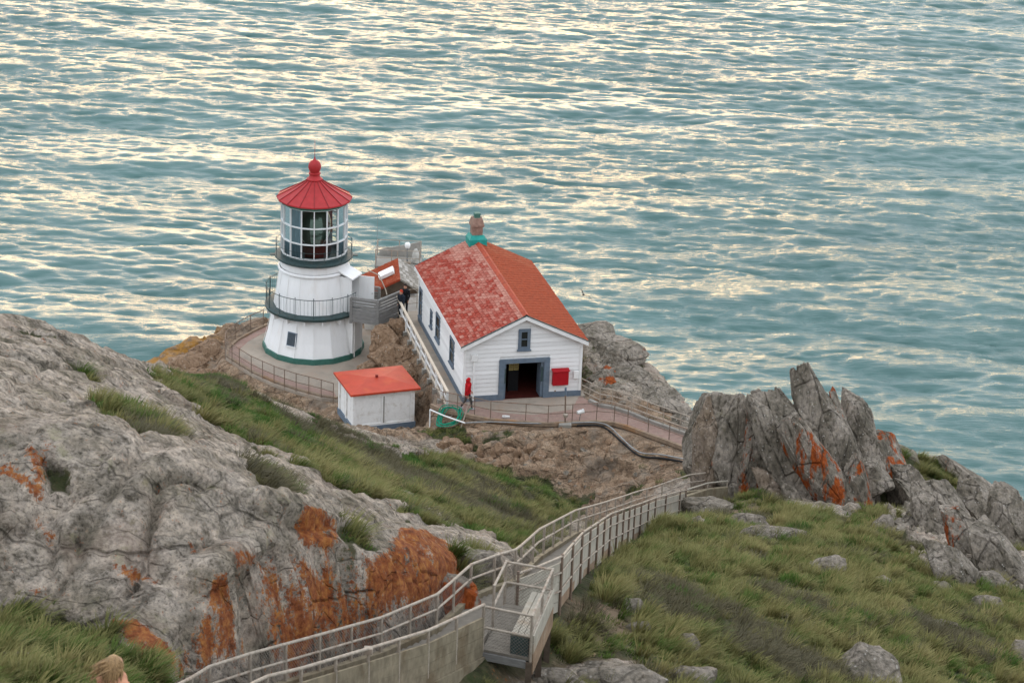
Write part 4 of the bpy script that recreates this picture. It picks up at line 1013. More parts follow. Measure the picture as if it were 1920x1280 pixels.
    fl_.add([(-0.50, -0.55, -0.24), (0.50, -0.55, -0.24), (0.50, 0.45, -0.24), (-0.50, 0.45, -0.24), (-0.50, -0.53, 0.26), (0.50, -0.53, 0.26), (0.50, 0.42, 0.26), (-0.50, 0.42, 0.26), (-0.36, -0.36, 0.46), (0.36, -0.36, 0.46), (0.36, 0.3, 0.46), (-0.36, 0.3, 0.46)],
            [(0, 1, 5, 4), (1, 2, 6, 5), (2, 3, 7, 6), (3, 0, 4, 7), (4, 5, 9, 8), (5, 6, 10, 9), (6, 7, 11, 10), (7, 4, 8, 11), (8, 9, 10, 11)])
    fl_.build('flashing', M['teal'], c)
    MB().box2((-0.29, -0.3, 0.45), (0.29, 0.26, 0.95)).build('shaft', M['brick'], c)
    MB().box2((-0.36, -0.37, 0.95), (0.36, 0.33, 1.04)).build('band', M['brick'], c)
    MB().add([(-0.36, -0.37, 1.04), (0.36, -0.37, 1.04), (0.36, 0.33, 1.04), (-0.36, 0.33, 1.04), (-0.26, -0.26, 1.42), (0.26, -0.26, 1.42), (0.26, 0.22, 1.42), (-0.26, 0.22, 1.42)], [(0, 1, 5, 4), (1, 2, 6, 5), (2, 3, 7, 6), (3, 0, 4, 7), (4, 5, 6, 7)]).build('shoulder', M['brick'], c)
    MB().box2((-0.16, -0.17, 1.42), (0.16, 0.13, 1.68)).build('flue', M['green'], c)
    return B
make_fog_building()
# ---------------------------------------------------------------- oil house
def make_oil_house():
    ang = math.atan2(108.99-107.66, -4.73+8.17)
    o = empty('oil_house', (-7.98, 107.98, -1.95), ang)
    tag(o, 'small white panelled hut with low orange red hipped roof in front of lighthouse', 'hut')
    w, d, h = 3.28, 2.72, 2.18
    MB().box2((-0.06, -0.06, 0), (w+0.06, d+0.06, 0.34)).build('plinth', M['blue_grey'], o)
    MB().box2((0.03, 0.03, 0.34), (w-0.03, d-0.03, h)).build('wall', M['white_worn'], o)
    def trim(lo, hi): MB().box2(lo, hi).build('trim_board', M['white_worn'], o)
    for x0, x1 in ((0, 0.24), (1.48, 1.74), (w-0.24, w)): trim((x0, -0.03, 0.34), (x1, 0.03, h))
    for x0, x1 in ((0.24, 1.48), (1.74, w-0.24)):
        trim((x0, -0.028, h-0.24), (x1, 0.03, h)); trim((x0, -0.028, 0.34), (x1, 0.03, 0.46))
        MB().box2((x0+0.01, 0.016, 0.46), (x1-0.01, 0.036, h-0.24)).build('panel', M['white_worn'], o)
    for y0, y1 in ((0.03, 0.2), (1.25, 1.45), (d-0.2, d)): trim((-0.03, y0, 0.34), (0.03, y1, h))
    r = MB(); e = 0.24; ze = h; za = h+0.30
    V = [(-e, -e, ze), (w+e, -e, ze), (w+e, d+e, ze), (-e, d+e, ze), (-e, -e, ze+0.10), (w+e, -e, ze+0.10), (w+e, d+e, ze+0.10), (-e, d+e, ze+0.10), (1.25, d/2, za), (w-1.25, d/2, za)]
    r.add(V, [(3, 2, 1, 0), (0, 1, 5, 4), (1, 2, 6, 5), (2, 3, 7, 6), (3, 0, 4, 7), (4, 5, 9, 8), (5, 6, 9), (6, 7, 8, 9), (7, 4, 8)])
    rf = r.build('roof', M['red_flat'], o)
    MB().box2((w/2-0.09, d/2-0.13, za-0.02), (w/2+0.03, d/2-0.01, za+0.12)).build('roof_vent', simple('vent_red', (0.2, 0.02, 0.015), 0.6), rf)
    MB().box2((1.58, -0.045, 0.46), (1.64, -0.03, h-0.24)).build('door_seam', M['concrete_grey'], o)
make_oil_house()
# ---------------------------------------------------------------- equipment building behind
def make_back_building():
    o = empty('generator_building', (-6.6, 124.2, -2.6), 0.10)
    tag(o, 'low building with patchy red roof behind the lighthouse gallery', 'building')
    zr, ze = 3.2, 2.1; lx, rx, y0, y1 = -2.15, 1.25, 0.0, 3.6
    MB().box2((lx+0.15, y0+0.15, 0), (rx-0.15, y1-0.15, ze-0.02)).build('wall', M['white_worn'], o)
    def slope(xa, za, xb, zb, name, mat):
        V = [(xa, y0, za), (xb, y0, zb), (xb, y1, zb), (xa, y1, za)]; V += [(x, y, z+0.1) for x, y, z in V]
        return MB().add(V, [(0, 3, 2, 1), (4, 5, 6, 7), (0, 1, 5, 4), (1, 2, 6, 5), (2, 3, 7, 6), (3, 0, 4, 7)]).build(name, mat, o)
    a = slope(lx, ze, 0, zr, 'red_roof', M['shingle_red']); b = slope(rx, ze+0.3, 0, zr, 'grey_roof', M['concrete_grey'])
    al = Vector((0, 1, 0)); up = Vector((0-lx, 0, zr-ze))
    shingle_part('shingles', (lx, y0, ze+0.1), al, up, y1-y0, up.length, 10, 11, M['shingles_clean'], a, lambda p, u, rs: max(0, min(1, rs.gauss(0.25, 0.22)+(0.35 if 0.3 < p < 0.7 and u < 0.6 else 0))), 8)
    up = Vector((-rx, 0, zr-ze-0.3))
    shingle_part('shingles', (rx, y0, ze+0.4), al, up, y1-y0, up.length, 10, 7, shingle_mat('grey_shingles', (0.22, 0.20, 0.17), (0.45, 0.42, 0.38)), b, lambda p, u, rs: rs.uniform(0.1, 0.9), 9)
    MB().add([(lx+0.1, y0+0.1, ze), (rx-0.1, y0+0.1, ze+0.3), (0, y0+0.1, zr)], [(0, 1, 2)]).build('gable', M['brown_wood'], o)
    sk = MB().box((-0.75, 1.6, zr-0.12), (0.95, 0.85, 0.22), Matrix.Rotation(math.radians(-27), 3, 'Y')).build('skylight', M['white'], o, bevel=0.02)
    sk['label'] = 'white box skylight on the red roof'
make_back_building()
def make_platform():
    o = empty('beacon_platform', (-7.0, 129.0, -3.4))
    tag(o, 'concrete lookout platform with pipe railings behind the red roofed building', 'platform')
    MB().box2((-1.35, -1.0, 3.25), (1.4, 1.0, 3.5)).build('deck', M['concrete_grey'], o, bevel=0.03)
    MB().box2((-0.9, -0.6, 0), (0.9, 0.7, 3.25)).build('pier', M['concrete_grey'], o)
    MB().add([(-1.2, 0.75, 3.5), (1.3, 0.75, 3.5), (1.3, 0.98, 3.5), (-1.2, 0.98, 3.5), (-1.2, 0.85, 3.85), (1.3, 0.85, 4.45), (1.3, 0.98, 4.45), (-1.2, 0.98, 3.85)], [(0, 1, 5, 4), (1, 2, 6, 5), (2, 3, 7, 6), (3, 0, 4, 7), (4, 5, 6, 7)]).build('parapet', M['concrete_grey'], o)
    for x, y in ((-1.3, -0.95), (0.0, -0.95), (1.3, -0.95), (-1.3, 0.9), (0.0, 0.9), (1.3, 0.9), (-0.35, -0.95)):
        MB().tube([(x, y, 3.45), (x, y, 4.5)], 0.03, 6).build('post', M['galv'], o)
    for z in (4.48, 4.0):
        MB().tube([(-1.3, -0.95, z), (1.3, -0.95, z), (1.3, 0.9, z), (-1.3, 0.9, z), (-1.3, -0.95, z)], 0.024, 6).build('rail', M['galv'], o)
    l = empty('beacon_lamp', (-6.45, 128.6, 0.1)); tag(l, 'white globe lamp on a short post on the lookout platform', 'lamp')
    MB().tube([(0, 0, 0), (0, 0, 0.95)], 0.05, 8).build('post', M['steel'], l)
    MB().box2((-0.22, -0.18, 0), (0.22, 0.18, 0.12)).build('base', M['concrete'], l)
    MB().lathe([(0.02, 0.95), (0.12, 0.98), (0.17, 1.10), (0.17, 1.22), (0.12, 1.30), (0.02, 1.34)], 14).build('globe', M['white'], l, True)
    s = MB().lathe([(0.02, 0.0), (0.20, 0.05), (0.24, 0.35), (0.17, 0.75), (0.05, 0.95)], 12)
    s = s.build('covered_instrument', simple('pale_canvas', (0.5, 0.49, 0.45), 0.8, 0.2, 5), None, True, loc=(-5.95, 128.7, 0.1))
    tag(s, 'pale canvas covered instrument at the corner of the lookout platform', 'instrument')
    w = MB().tube([(0, 0, 0), (0.02, 0, 3.4)], [0.016, 0.006], 5).build('whip_antenna', M['steel'], None, loc=(-8.25, 128.2, 0.1))
    tag(w, 'thin whip antenna standing beside the lookout platform', 'antenna')
make_platform()
# ---------------------------------------------------------------- timber bridge to the gallery
def make_bridge():
    o = empty('timber_footbridge', (0, 0, 0)); tag(o, 'grey timber footbridge with slatted sides joining lighthouse gallery to path', 'footbridge')
    A, Bp, C_ = Vector((-9.05, 119.25, 0.18)), Vector((-7.55, 118.85, 0.18)), Vector((-6.3, 120.3, 0.05))
    A2, B2, C2 = Vector((-8.55, 121.2, 0.18)), Vector((-7.6, 121.0, 0.18)), Vector((-6.6, 121.3, 0.05))
    for i in range(9):
        t0 = i/9; t1 = (i+0.93)/9
        q = [A.lerp(Bp, t0), A.lerp(Bp, t1), A2.lerp(B2, t1), A2.lerp(B2, t0)]
        MB().prism([(v.x, v.y) for v in q], 0.12, 0.18).build('deck_board', M['old_wood'], o)
    for i in range(9):
        t0 = i/9; t1 = (i+0.93)/9
        q = [Bp.lerp(C_, t0), Bp.lerp(C_, t1), B2.lerp(C2, t1), B2.lerp(C2, t0)]
        MB().prism([(v.x, v.y) for v in q], 0.10, 0.165).build('deck_board', M['old_wood'], o)
    def panel(a, b, zs, dz=0.0):
        for z, h in zs:
            MB().bar((a.x, a.y, a.z+z), (b.x, b.y, b.z+z+dz), 0.04, h).build('slat', M['old_wood'], o)
        MB().bar((a.x, a.y, a.z+1.14), (b.x, b.y, b.z+1.14+dz), 0.12, 0.06).build('cap_rail', M['old_wood'], o)
    zs = [(0.06, 0.20), (0.27, 0.18), (0.47, 0.14), (0.66, 0.11), (0.83, 0.11), (1.0, 0.11)]
    panel(A, Bp, zs); panel(Bp, C_, zs, 0.25); panel(A2, B2, zs[2:])
    MB().bar((A.x, A.y, 0.0), (Bp.x, Bp.y, 0.0), 0.08, 0.26).build('beam', M['old_wood'], o)
    MB().bar((Bp.x, Bp.y, 0.0), (C_.x, C_.y, 0.0), 0.08, 0.26).build('beam', M['old_wood'], o)
    for p, zb in ((A, -0.2), (Bp, -2.3), (B2, -2.3), (A2, -0.2)):
        MB().box2((p.x-0.08, p.y-0.08, zb), (p.x+0.08, p.y+0.08, 1.30)).build('post', M['old_wood'], o)
    MB().tube([(-8.3, 121.0, 2.35), (-7.6, 120.6, 2.2), (-7.2, 120.2, 1.5), (-7.1, 119.9, 1.3)], 0.03, 6).build('pipe_rail', M['galv'], o, True)
make_bridge()
# white handrail along the path beside the long wall
def make_handrail():
    h = empty('path_handrail', BO, BYAW); tag(h, 'white painted handrail with pale top board along the path beside the building', 'handrail')
    x = -1.02
    MB().bar((x, -0.9, 1.0), (x, 13.0, 1.0), 0.14, 0.06).build('top_board', M['pale_wood'], h)
    MB().bar((x, -0.9, 0.52), (x, 13.0, 0.52), 0.05, 0.09).build('mid_rail', M['white'], h)
    MB().bar((x, -0.9, 0.16), (x, 13.0, 0.16), 0.05, 0.09).build('low_rail', M['pale_wood'], h)
    pm = MB().box2((-0.055, -0.055, -0.05), (0.055, 0.055, 0.97)).mesh('post'); cm = MB().box2((-0.13, -0.13, -0.45), (0.13, 0.13, -0.02)).mesh('footing')
    for i in range(11):
        y = -0.85+i*1.37
        p = link_mesh('post', pm, M['white'], h, (x, y, 0.02)); link_mesh('footing', cm, M['concrete_grey'], p, (-0.06, 0, 0))
make_handrail()
# ---------------------------------------------------------------- fences
def wire_mesh(a0, a1, h0, h1, step=0.075, w=0.006):
    """diamond wire netting between two posts: strips along both diagonals"""
    a0, a1 = Vector(a0), Vector(a1); d = a1-a0; L = math.hypot(d.x, d.y); H_ = h1-h0
    m = MB()
    if L < 0.05: return m
    def P(u, v): return a0+d*(u/L)+Vector((0, 0, h0+v))
    nv = Vector((-d.y, d.x, 0)).normalized()*0.0
    k = -H_
    while k < L:
        for sgn in (1, -1):
            if sgn == 1: u0, v0, u1, v1 = k, 0.0, k+H_, H_
            else: u0, v0, u1, v1 = k, H_, k+H_, 0.0
            if u0 < 0:
                t = -u0/H_; v0 = v0+(v1-v0)*t; u0 = 0
            if u1 > L:
                t = (L-k)/H_
                v1 = (0.0 if sgn == 1 else H_)+(H_ if sgn == 1 else -H_)*t; u1 = L
            if u1-u0 < 0.01: continue
            p, q = P(u0, v0), P(u1, v1); t_ = (q-p).normalized(); s_ = t_.cross(Vector((d.y, -d.x, 0)).normalized())*w/2
            m.add([p-s_, q-s_, q+s_, p+s_], [(0, 1, 2, 3)])
        k += step
    return m
def fence(name, label, pts, h, rails, mat, post_r=0.024, rail_r=0.02, mesh=None, group=None, post_drop=0.15, cat='fence'):
    o = empty(name, pts[0]); tag(o, label, cat, group)
    org = Vector(pts[0]); P = [Vector(p)-org for p in pts]
    pm = MB().tube([(0, 0, -post_drop), (0, 0, h+0.03)], post_r, 6).mesh('post')
    for p in P: link_mesh('post', pm, mat, o, p)
    for rh in rails:
        MB().tube([p+Vector((0, 0, rh)) for p in P], rail_r, 6).build('rail', mat, o)
    if mesh:
        w = MB()
        for a, b in zip(P[:-1], P[1:]):
            q = wire_mesh(a, b, mesh[0], mesh[1], mesh[2] if len(mesh) > 2 else 0.075, mesh[3] if len(mesh) > 3 else 0.006); w.add(q.v, q.f)
        n = w.build('wire_netting', M['wire'], o); n['kind'] = 'stuff'
    return o
def resample(pts, step):
    out = [Vector(pts[0])]; 
    for a, b in zip(pts[:-1], pts[1:]):
        a, b = Vector(a), Vector(b); n = max(1, int(round((b-a).length/step)))
        out += [a.lerp(b, (i+1)/n) for i in range(n)]
    return out
_tf = [(-14.49, 123.92), (-15.12, 122.99), (-15.82, 121.57), (-16.18, 120.29), (-16.07, 119.01), (-15.6, 118.4), (-15.11, 117.77), (-14.33, 116.76), (-13.62, 116.1), (-12.92, 115.46), (-12.3, 115.0), (-11.62, 114.54), (-10.89, 114.17), (-10.19, 113.81), (-9.49, 113.37)]
fence('terrace_fence', 'curved pipe and wire fence around the lighthouse terrace', [(x, y, -2.5) for x, y in _tf], 1.05, (1.05, 0.55), M['rust_pipe'], mesh=(0.04, 1.02), rail_r=0.024)
_ff = [(-3.98, 107.65), (-3.38, 107.02), (-2.63, 106.76), (-1.75, 106.4), (-0.93, 106.06), (0.85, 105.91), (1.98, 105.82), (3.2, 106.1), (4.44, 106.42), (5.33, 106.34), (6.0, 105.91), (7.0, 105.1), (8.01, 104.27), (8.8, 103.6), (9.51, 102.96), (10.3, 102.1)]
fence('front_fence', 'low wire fence along the outer edge of the front walkway', [(x, y, 0.06) for x, y in _ff], 0.95, (0.95, 0.5), M['rust_pipe'], mesh=(0.04, 0.93))
_rf = [(3.69, 109.43), (4.12, 108.91), (4.64, 108.27), (5.26, 108.09), (6.23, 107.47), (6.99, 106.72), (7.8, 106.05), (8.6, 105.4), (9.29, 104.82), (10.1, 104.3), (10.9, 103.7)]
fence('ramp_railing', 'pale pipe railing on the seaward side of the ramp', [(x, y, 0.12) for x, y in _rf], 0.95, (0.95, 0.6, 0.28), M['galv'], rail_r=0.026)
fence('path_end_railing', 'pipe railing closing the far end of the path beside the building', [(-6.2, 121.6, 0.0), (-5.5, 121.9, 0.0), (-4.9, 121.5, 0.0)], 1.0, (1.0, 0.55, 0.15), M['galv'])
# ---------------------------------------------------------------- stairway down the hill
def offset_line(pts, d):
    out = []
    for i, p in enumerate(pts):
        a = Vector(pts[max(0, i-1)]); b = Vector(pts[min(len(pts)-1, i+1)]); t = (b-a); t.z = 0; t.normalize()
        out.append(Vector(p)+Vector((-t.y, t.x, 0))*d)
    return out
M['stair_wall'] = simple('stained_parapet', (0.225, 0.19, 0.13), 0.9, 0.25, 3.5, (0.11, 0.075, 0.04), 0.75, bmp=0.25, stretch=(1.3, 1.3, 0.8), dscale=0.9)
M['pale_board'] = simple('pale_weathered_board', (0.36, 0.33, 0.27), 0.85, 0.14, 3.0, (0.27, 0.19, 0.12), 0.55, dscale=1.1)
M['brown_board'] = simple('rust_stained_board', (0.25, 0.17, 0.11), 0.85, 0.2, 3.0, (0.36, 0.30, 0.22), 0.5)
M['tread'] = simple('grey_tread', (0.19, 0.17, 0.14), 0.9, 0.15, 4.0, (0.2, 0.18, 0.15), 0.4)
def make_stairs():
    o = empty('stairway', STAIR[0]); tag(o, 'long stairway descending the hillside between pipe rails and parapets', 'stairway')
    org = Vector(STAIR[0]); half = 0.48
    Cn = [Vector(p)-org for p in STAIR]
    fine = resample(Cn, 0.33)
    Lf, Rt = offset_line(fine, half), offset_line(fine, -half)
    for i in range(len(fine)-1):
        z = min(fine[i].z, fine[i+1].z)+0.12
        q = [Rt[i], Rt[i+1], Lf[i+1], Lf[i]]
        MB().prism([(v.x, v.y) for v in q], z-0.30, z).build('step', M['tread'], o)
    coarse = resample(Cn, 1.45)
    Lc, Rc = offset_line(coarse, half+0.08), offset_line(coarse, -half-0.08)
    n = len(coarse)
    def wall_strip(line, i0, i1, zb, zt, w, name, mat):
        m = MB()
        for i in range(i0, i1):
            a, b = line[i], line[i+1]
            s = (b-a); s.z = 0; s = Vector((-s.y, s.x, 0)).normalized()*w/2
            V = [a-s+Vector((0, 0, zb)), b-s+Vector((0, 0, zb)), b+s+Vector((0, 0, zb)), a+s+Vector((0, 0, zb)), a-s+Vector((0, 0, zt)), b-s+Vector((0, 0, zt)), b+s+Vector((0, 0, zt)), a+s+Vector((0, 0, zt))]
            m.add(V, [(0, 3, 2, 1), (4, 5, 6, 7), (0, 1, 5, 4), (1, 2, 6, 5), (2, 3, 7, 6), (3, 0, 4, 7)])
        return m.build(name, mat, o)
    # left side: low kerb wall, posts and two rails with netting
    wall_strip(Lc, 0, n-1, -0.5, 0.22, 0.14, 'left_kerb', M['stair_wall'])
    pm = MB().tube([(0, 0, -0.1), (0, 0, 1.06)], 0.034, 8).mesh('post')
    for i, p in enumerate(Lc):
        if (p+org).y < 50 or i % 2 == 0: link_mesh('post', pm, M['galv'], o, p)
    for h, r in ((1.04, 0.034), (0.66, 0.028)):
        MB().tube([p+Vector((0, 0, h)) for p in Lc], r, 8).build('left_rail', M['galv'], o, True)
    # index where the right hand side changes at the landing
    k0 = min(range(n), key=lambda i: abs((Rc[i]+org).y-44.6)); k1 = min(range(n), key=lambda i: abs((Rc[i]+org).y-47.6))
    kend = min(range(n), key=lambda i: abs((Rc[i]+org).y-90.8))
    wall_strip(Rc, 0, k0, -1.0, -0.25, 0.16, 'parapet', M['stair_wall'])
    for i in range(0, k0):
        a, b = Rc[i], Rc[i+1]
        for z, h in ((-0.12, 0.235), (0.13, 0.235), (0.38, 0.235), (0.62, 0.215)):
            MB().bar(a+Vector((0, 0, z)), b+Vector((0, 0, z)), 0.05, h).build('side_board', M['stair_wall'], o)
    for i in range(0, k0+1): link_mesh('post', pm, M['galv'], o, Rc[i])
    MB().tube([p+Vector((0, 0, 1.04)) for p in Rc[:k0+1]], 0.036, 8).build('right_rail', M['galv'], o, True)
    # beyond the landing: boarded side with posts
    for i in range(k1, kend):
        a, b = Rc[i], Rc[i+1]
        for j, (z, h) in enumerate(((-0.32, 0.26), (-0.04, 0.25), (0.23, 0.25), (0.50, 0.25), (0.76, 0.23))):
            mat = M['brown_board'] if (j == 0 and i % 5 < 3) else M['pale_board']
            MB().bar(a+Vector((0, 0, z)), b+Vector((0, 0, z)), 0.035, h).build('side_board', mat, o)
    pm2 = MB().tube([(0.0, 0, -0.55), (0.0, 0, 1.12)], 0.032, 8).mesh('post')
    outw = offset_line(coarse, -half-0.13)
    for i in range(k1, kend+1):
        if (i-k1) % 2 == 0 or i == kend: link_mesh('post', pm2, M['rust_pipe'], o, outw[i])
    for h in (1.06, 0.62, 0.12):
        MB().tube([p+Vector((0, 0, h)) for p in outw[k1:kend+1]], 0.032 if h > 1 else 0.024, 8).build('right_rail', M['galv'], o, True)
    # last short level run behind the boulder: concrete parapet and rail
    wall_strip(Rc, kend, n-1, -0.7, 0.75, 0.16, 'parapet', M['stair_wall'])
    for i in range(kend, n): link_mesh('post', pm, M['pale_board'], o, Rc[i])
    MB().tube([p+Vector((0, 0, 1.04)) for p in Rc[kend:]], 0.034, 8).build('right_rail', M['pale_board'], o)
    w = MB()
    for a, b in zip(Lc[:-1], Lc[1:]):
        q = wire_mesh(a, b, 0.24, 1.0, 0.09, 0.006); w.add(q.v, q.f)
    nn = w.build('wire_netting', M['wire'], o); nn['kind'] = 'stuff'
    jb = MB().box2((-0.09, -0.07, -0.07), (0.09, 0.07, 0.07)).build('junction_box', M['galv'], o, loc=Rc[max(0, k0-4)]+Vector((0, 0, 1.0)), bevel=0.01)
make_stairs()
def make_landing():
    z = 21.1
    o = empty('rest_landing', (-0.37, 44.85, z)); tag(o, 'railed rest landing with bench beside the stairway', 'landing')
    org = Vector((-0.37, 44.85, z))
    FL, FR, RR, RL = [Vector(p)-Vector((org.x, org.y)).to_3d() for p in ((-0.37, 44.85, 0), (0.70, 44.50, 0), (1.15, 46.75, 0), (0.08, 47.05, 0))]
    for i in range(14):
        t0, t1 = i/14, (i+0.94)/14
        q = [FL.lerp(RL, t0), FR.lerp(RR, t0), FR.lerp(RR, t1), FL.lerp(RL, t1)]
        MB().prism([(v.x, v.y) for v in q], -0.06, 0).build('deck_board', M['tread'], o)
    def beam(a, b): MB().bar(a+Vector((0, 0, -0.16)), b+Vector((0, 0, -0.16)), 0.08, 0.18).build('beam', M['old_wood'], o)
    beam(FL, FR); beam(FR, RR); beam(RL, RR); beam(FL, RL)
    for p in (FR, FR.lerp(RR, 0.55), RR):
        q = p*0.97
        MB().box2((q.x-0.07, q.y-0.07, -1.6), (q.x+0.07, q.y+0.07, -0.07)).build('leg', M['brown_wood'], o)
    pm = MB().tube([(0, 0, -0.25), (0, 0, 1.10)], 0.033, 8).mesh('post')
    for p in (FL, FR, RL, RR, FR.lerp(RR, 0.5), FL.lerp(RL, 0.45)): link_mesh('post', pm, M['galv'], o, p)
    for h in (1.07, 0.55):
        for a, b in ((FL, FR), (FR, RR), (RL, RR), (FL.lerp(RL, 0.45), RL)):
            MB().tube([a+Vector((0, 0, h)), b+Vector((0, 0, h))], 0.03, 8).build('rail', M['galv'], o)
    w = MB()
    for a, b in ((FL, FR), (FR, RR), (RL, RR)):
        q = wire_mesh(a, b, -0.05, 1.05, 0.085, 0.007); w.add(q.v, q.f)
    x = w.build('wire_netting', M['wire'], o); x['kind'] = 'stuff'
    out = (FR-FL).normalized()*0.05
    for j, (zz, h) in enumerate(((-0.26, 0.24), (0.0, 0.25), (0.27, 0.25), (0.50, 0.18))):
        MB().bar(FR+out+Vector((0, 0, zz)), RR+out+Vector((0, 0, zz)), 0.03, h).build('side_board', M['brown_board'] if j < 2 else M['pale_board'], o)
    b = empty('bench', (0.70, 44.50, z)); tag(b, 'grey plank bench with dark end panel on the stair landing', 'bench')
    R0, R1 = Vector((-0.09, 0.12, 0)), (RR-FR)+Vector((-0.09, -0.12, 0)); inn = -(FR-FL).normalized()
    for i in range(3):
        off = inn*(0.02+0.145*i)
        MB().bar(R0+off+Vector((0, 0, 0.47)), R1+off+Vector((0, 0, 0.47)), 0.13, 0.05).build('seat_board', M['pale_board'], b)
    for t in (0.0, 1.0):
        c = R0.lerp(R1, t)+inn*0.17
        MB().box((c.x, c.y, 0.22), (0.42, 0.05, 0.44), Matrix.Rotation(math.atan2((FR-FL).y, (FR-FL).x), 3, 'Z')).build('end_panel', M['dark_green'], b)
make_landing()
# ---------------------------------------------------------------- pipes, hose, lamps
_pp = [(-4.02, 107.3), (-3.35, 106.5), (-2.25, 105.95), (-0.9, 105.75), (1.25, 105.7), (3.41, 106.0), (4.49, 106.1), (5.1, 105.45), (5.6, 104.5), (6.5, 103.45), (7.6, 102.8), (9.2, 101.85), (10.2, 101.2)]
def lay(pts, lift):
    return [Vector((x, y, max(ground_z(x, y), -0.5)+lift)) for x, y in pts]
def smooth_line(pts, n=6):
    P = [Vector(p) for p in pts]; out = []
    for i in range(len(P)-1):
        p0, p1, p2, p3 = P[max(0, i-1)], P[i], P[i+1], P[min(len(P)-1, i+2)]
        for k in range(n):
            t = k/n; out.append(0.5*((2*p1)+(-p0+p2)*t+(2*p0-5*p1+4*p2-p3)*t*t+(-p0+3*p1-3*p2+p3)*t**3))
    return out+[P[-1]]
wp = MB().tube(smooth_line(lay(_pp[2:], 0.22)), 0.034, 8).build('white_pipe', M['steel'], None, True)
tag(wp, 'thin pale grey water pipe laid along the outside of the front walkway', 'pipe')
bp = MB().tube(smooth_line(lay([(x+0.05, y-0.14) for x, y in _pp[5:]], 0.10)), 0.05, 8).build('black_pipe', M['black'], None, True)
tag(bp, 'black pipe running beside the pale pipe down the bank', 'pipe')
def pipe_stand():
    o = empty('pipe_stand', (-4.0, 106.8, -1.2)); tag(o, 'white pipe support frame below the end of the front fence', 'pipe stand')
    MB().tube([(0, 0, 0), (-0.02, 0.1, 1.25)], 0.035, 8).build('upright', M['white'], o)
    MB().tube([(0, 0, 0.08), (1.1, -0.1, 1.05), (1.45, -0.1, 1.5)], 0.028, 8).build('brace', M['galv'], o)
    MB().tube([(-0.02, 0.1, 1.25), (0.7, -0.35, 1.15), (1.8, -0.95, 1.05)], 0.04, 8).build('cross_pipe', M['white'], o, True)
    MB().tube([(1.55, -0.9, 0.55), (1.95, -0.55, 1.95)], 0.028, 8).build('brace', M['galv'], o)
    MB().box2((-0.1, -0.1, -0.35), (0.1, 0.1, 0.03)).build('foot', M['concrete_grey'], o)
pipe_stand()
def make_hose():
    rs = random.Random(3); pts = []
    cx, cy, cz = -3.0, 106.45, -0.62
    turns = 7
    for i in range(turns*26):
        a = 2*math.pi*i/26; k = i/26
        r = 0.50+0.10*math.sin(k*2.3)+0.03*math.sin(a*3+k)
        x = cx+r*1.05*math.cos(a)+0.05*math.sin(k*1.7); y = cy+r*0.85*math.sin(a)+0.05*math.cos(k*2.1)
        pts.append((x, y, ground_z(x, y)+0.22+0.045*(k % 3.2)+0.25*(0.5+0.5*math.sin(a))*0.5))
    pts += [(cx+0.75, cy+0.2, -0.3), (cx+0.95, cy+0.5, 0.1), (cx+1.1, cy+0.8, 0.12)]
    o = MB().tube(pts, 0.024, 6).build('garden_hose', simple('green_hose', (0.0, 0.22, 0.13), 0.45, 0.15, 6), None, True)
    tag(o, 'coiled bright green hose lying below the front fence', 'hose')
make_hose()
def lamp_post():
    o = empty('conduit_post', (2.85, 105.95, 0.0)); tag(o, 'short grey conduit post on a concrete block by the front fence', 'post')
    MB().box2((-0.32, -0.3, -0.5), (0.32, 0.25, 0.08)).build('block', M['concrete_grey'], o, bevel=0.03)
    MB().tube([(0, 0, 0.05), (-0.05, 0.05, 1.55)], 0.04, 8).build('upright', M['rust_pipe'], o)
    MB().tube([(-0.05, 0.05, 1.55), (-0.06, 0.06, 1.95)], 0.055, 8).build('sleeve', M['blue_grey'], o)
    MB().lathe([(0.10, 0.36), (0.13, 0.42), (0.13, 0.52), (0.06, 0.58)], 10).build('lamp_collar', M['galv'], o, True)
    f = empty('floodlight', (3.62, 106.28, 0.55)); tag(f, 'small white floodlight fixed to the front fence rail', 'floodlight')
    MB().lathe([(0.05, -0.22), (0.10, -0.18), (0.11, 0.12), (0.13, 0.16)], 10).build('housing', M['white'], f, True, rot=(0, math.radians(80), math.radians(20)))
    MB().lathe([(0.01, 0.165), (0.125, 0.163)], 10).build('glass', M['win_dark'], f, rot=(0, math.radians(80), math.radians(20)))
    MB().tube([(0, 0, -0.1), (-0.05, 0.05, -0.5)], 0.02, 6).build('arm', M['steel'], f)
    g = empty('walkway_light', (-0.15, 106.35, 0.08)); tag(g, 'small white light fitting low on the front walkway', 'light')
    MB().lathe([(0.04, -0.2), (0.08, -0.16), (0.08, 0.16), (0.04, 0.2)], 8).build('body', M['white'], g, True, rot=(0, math.radians(90), 0))
    MB().box2((-0.1, -0.05, -0.07), (0.1, 0.05, -0.02)).build('bracket', M['steel'], g)
lamp_post()
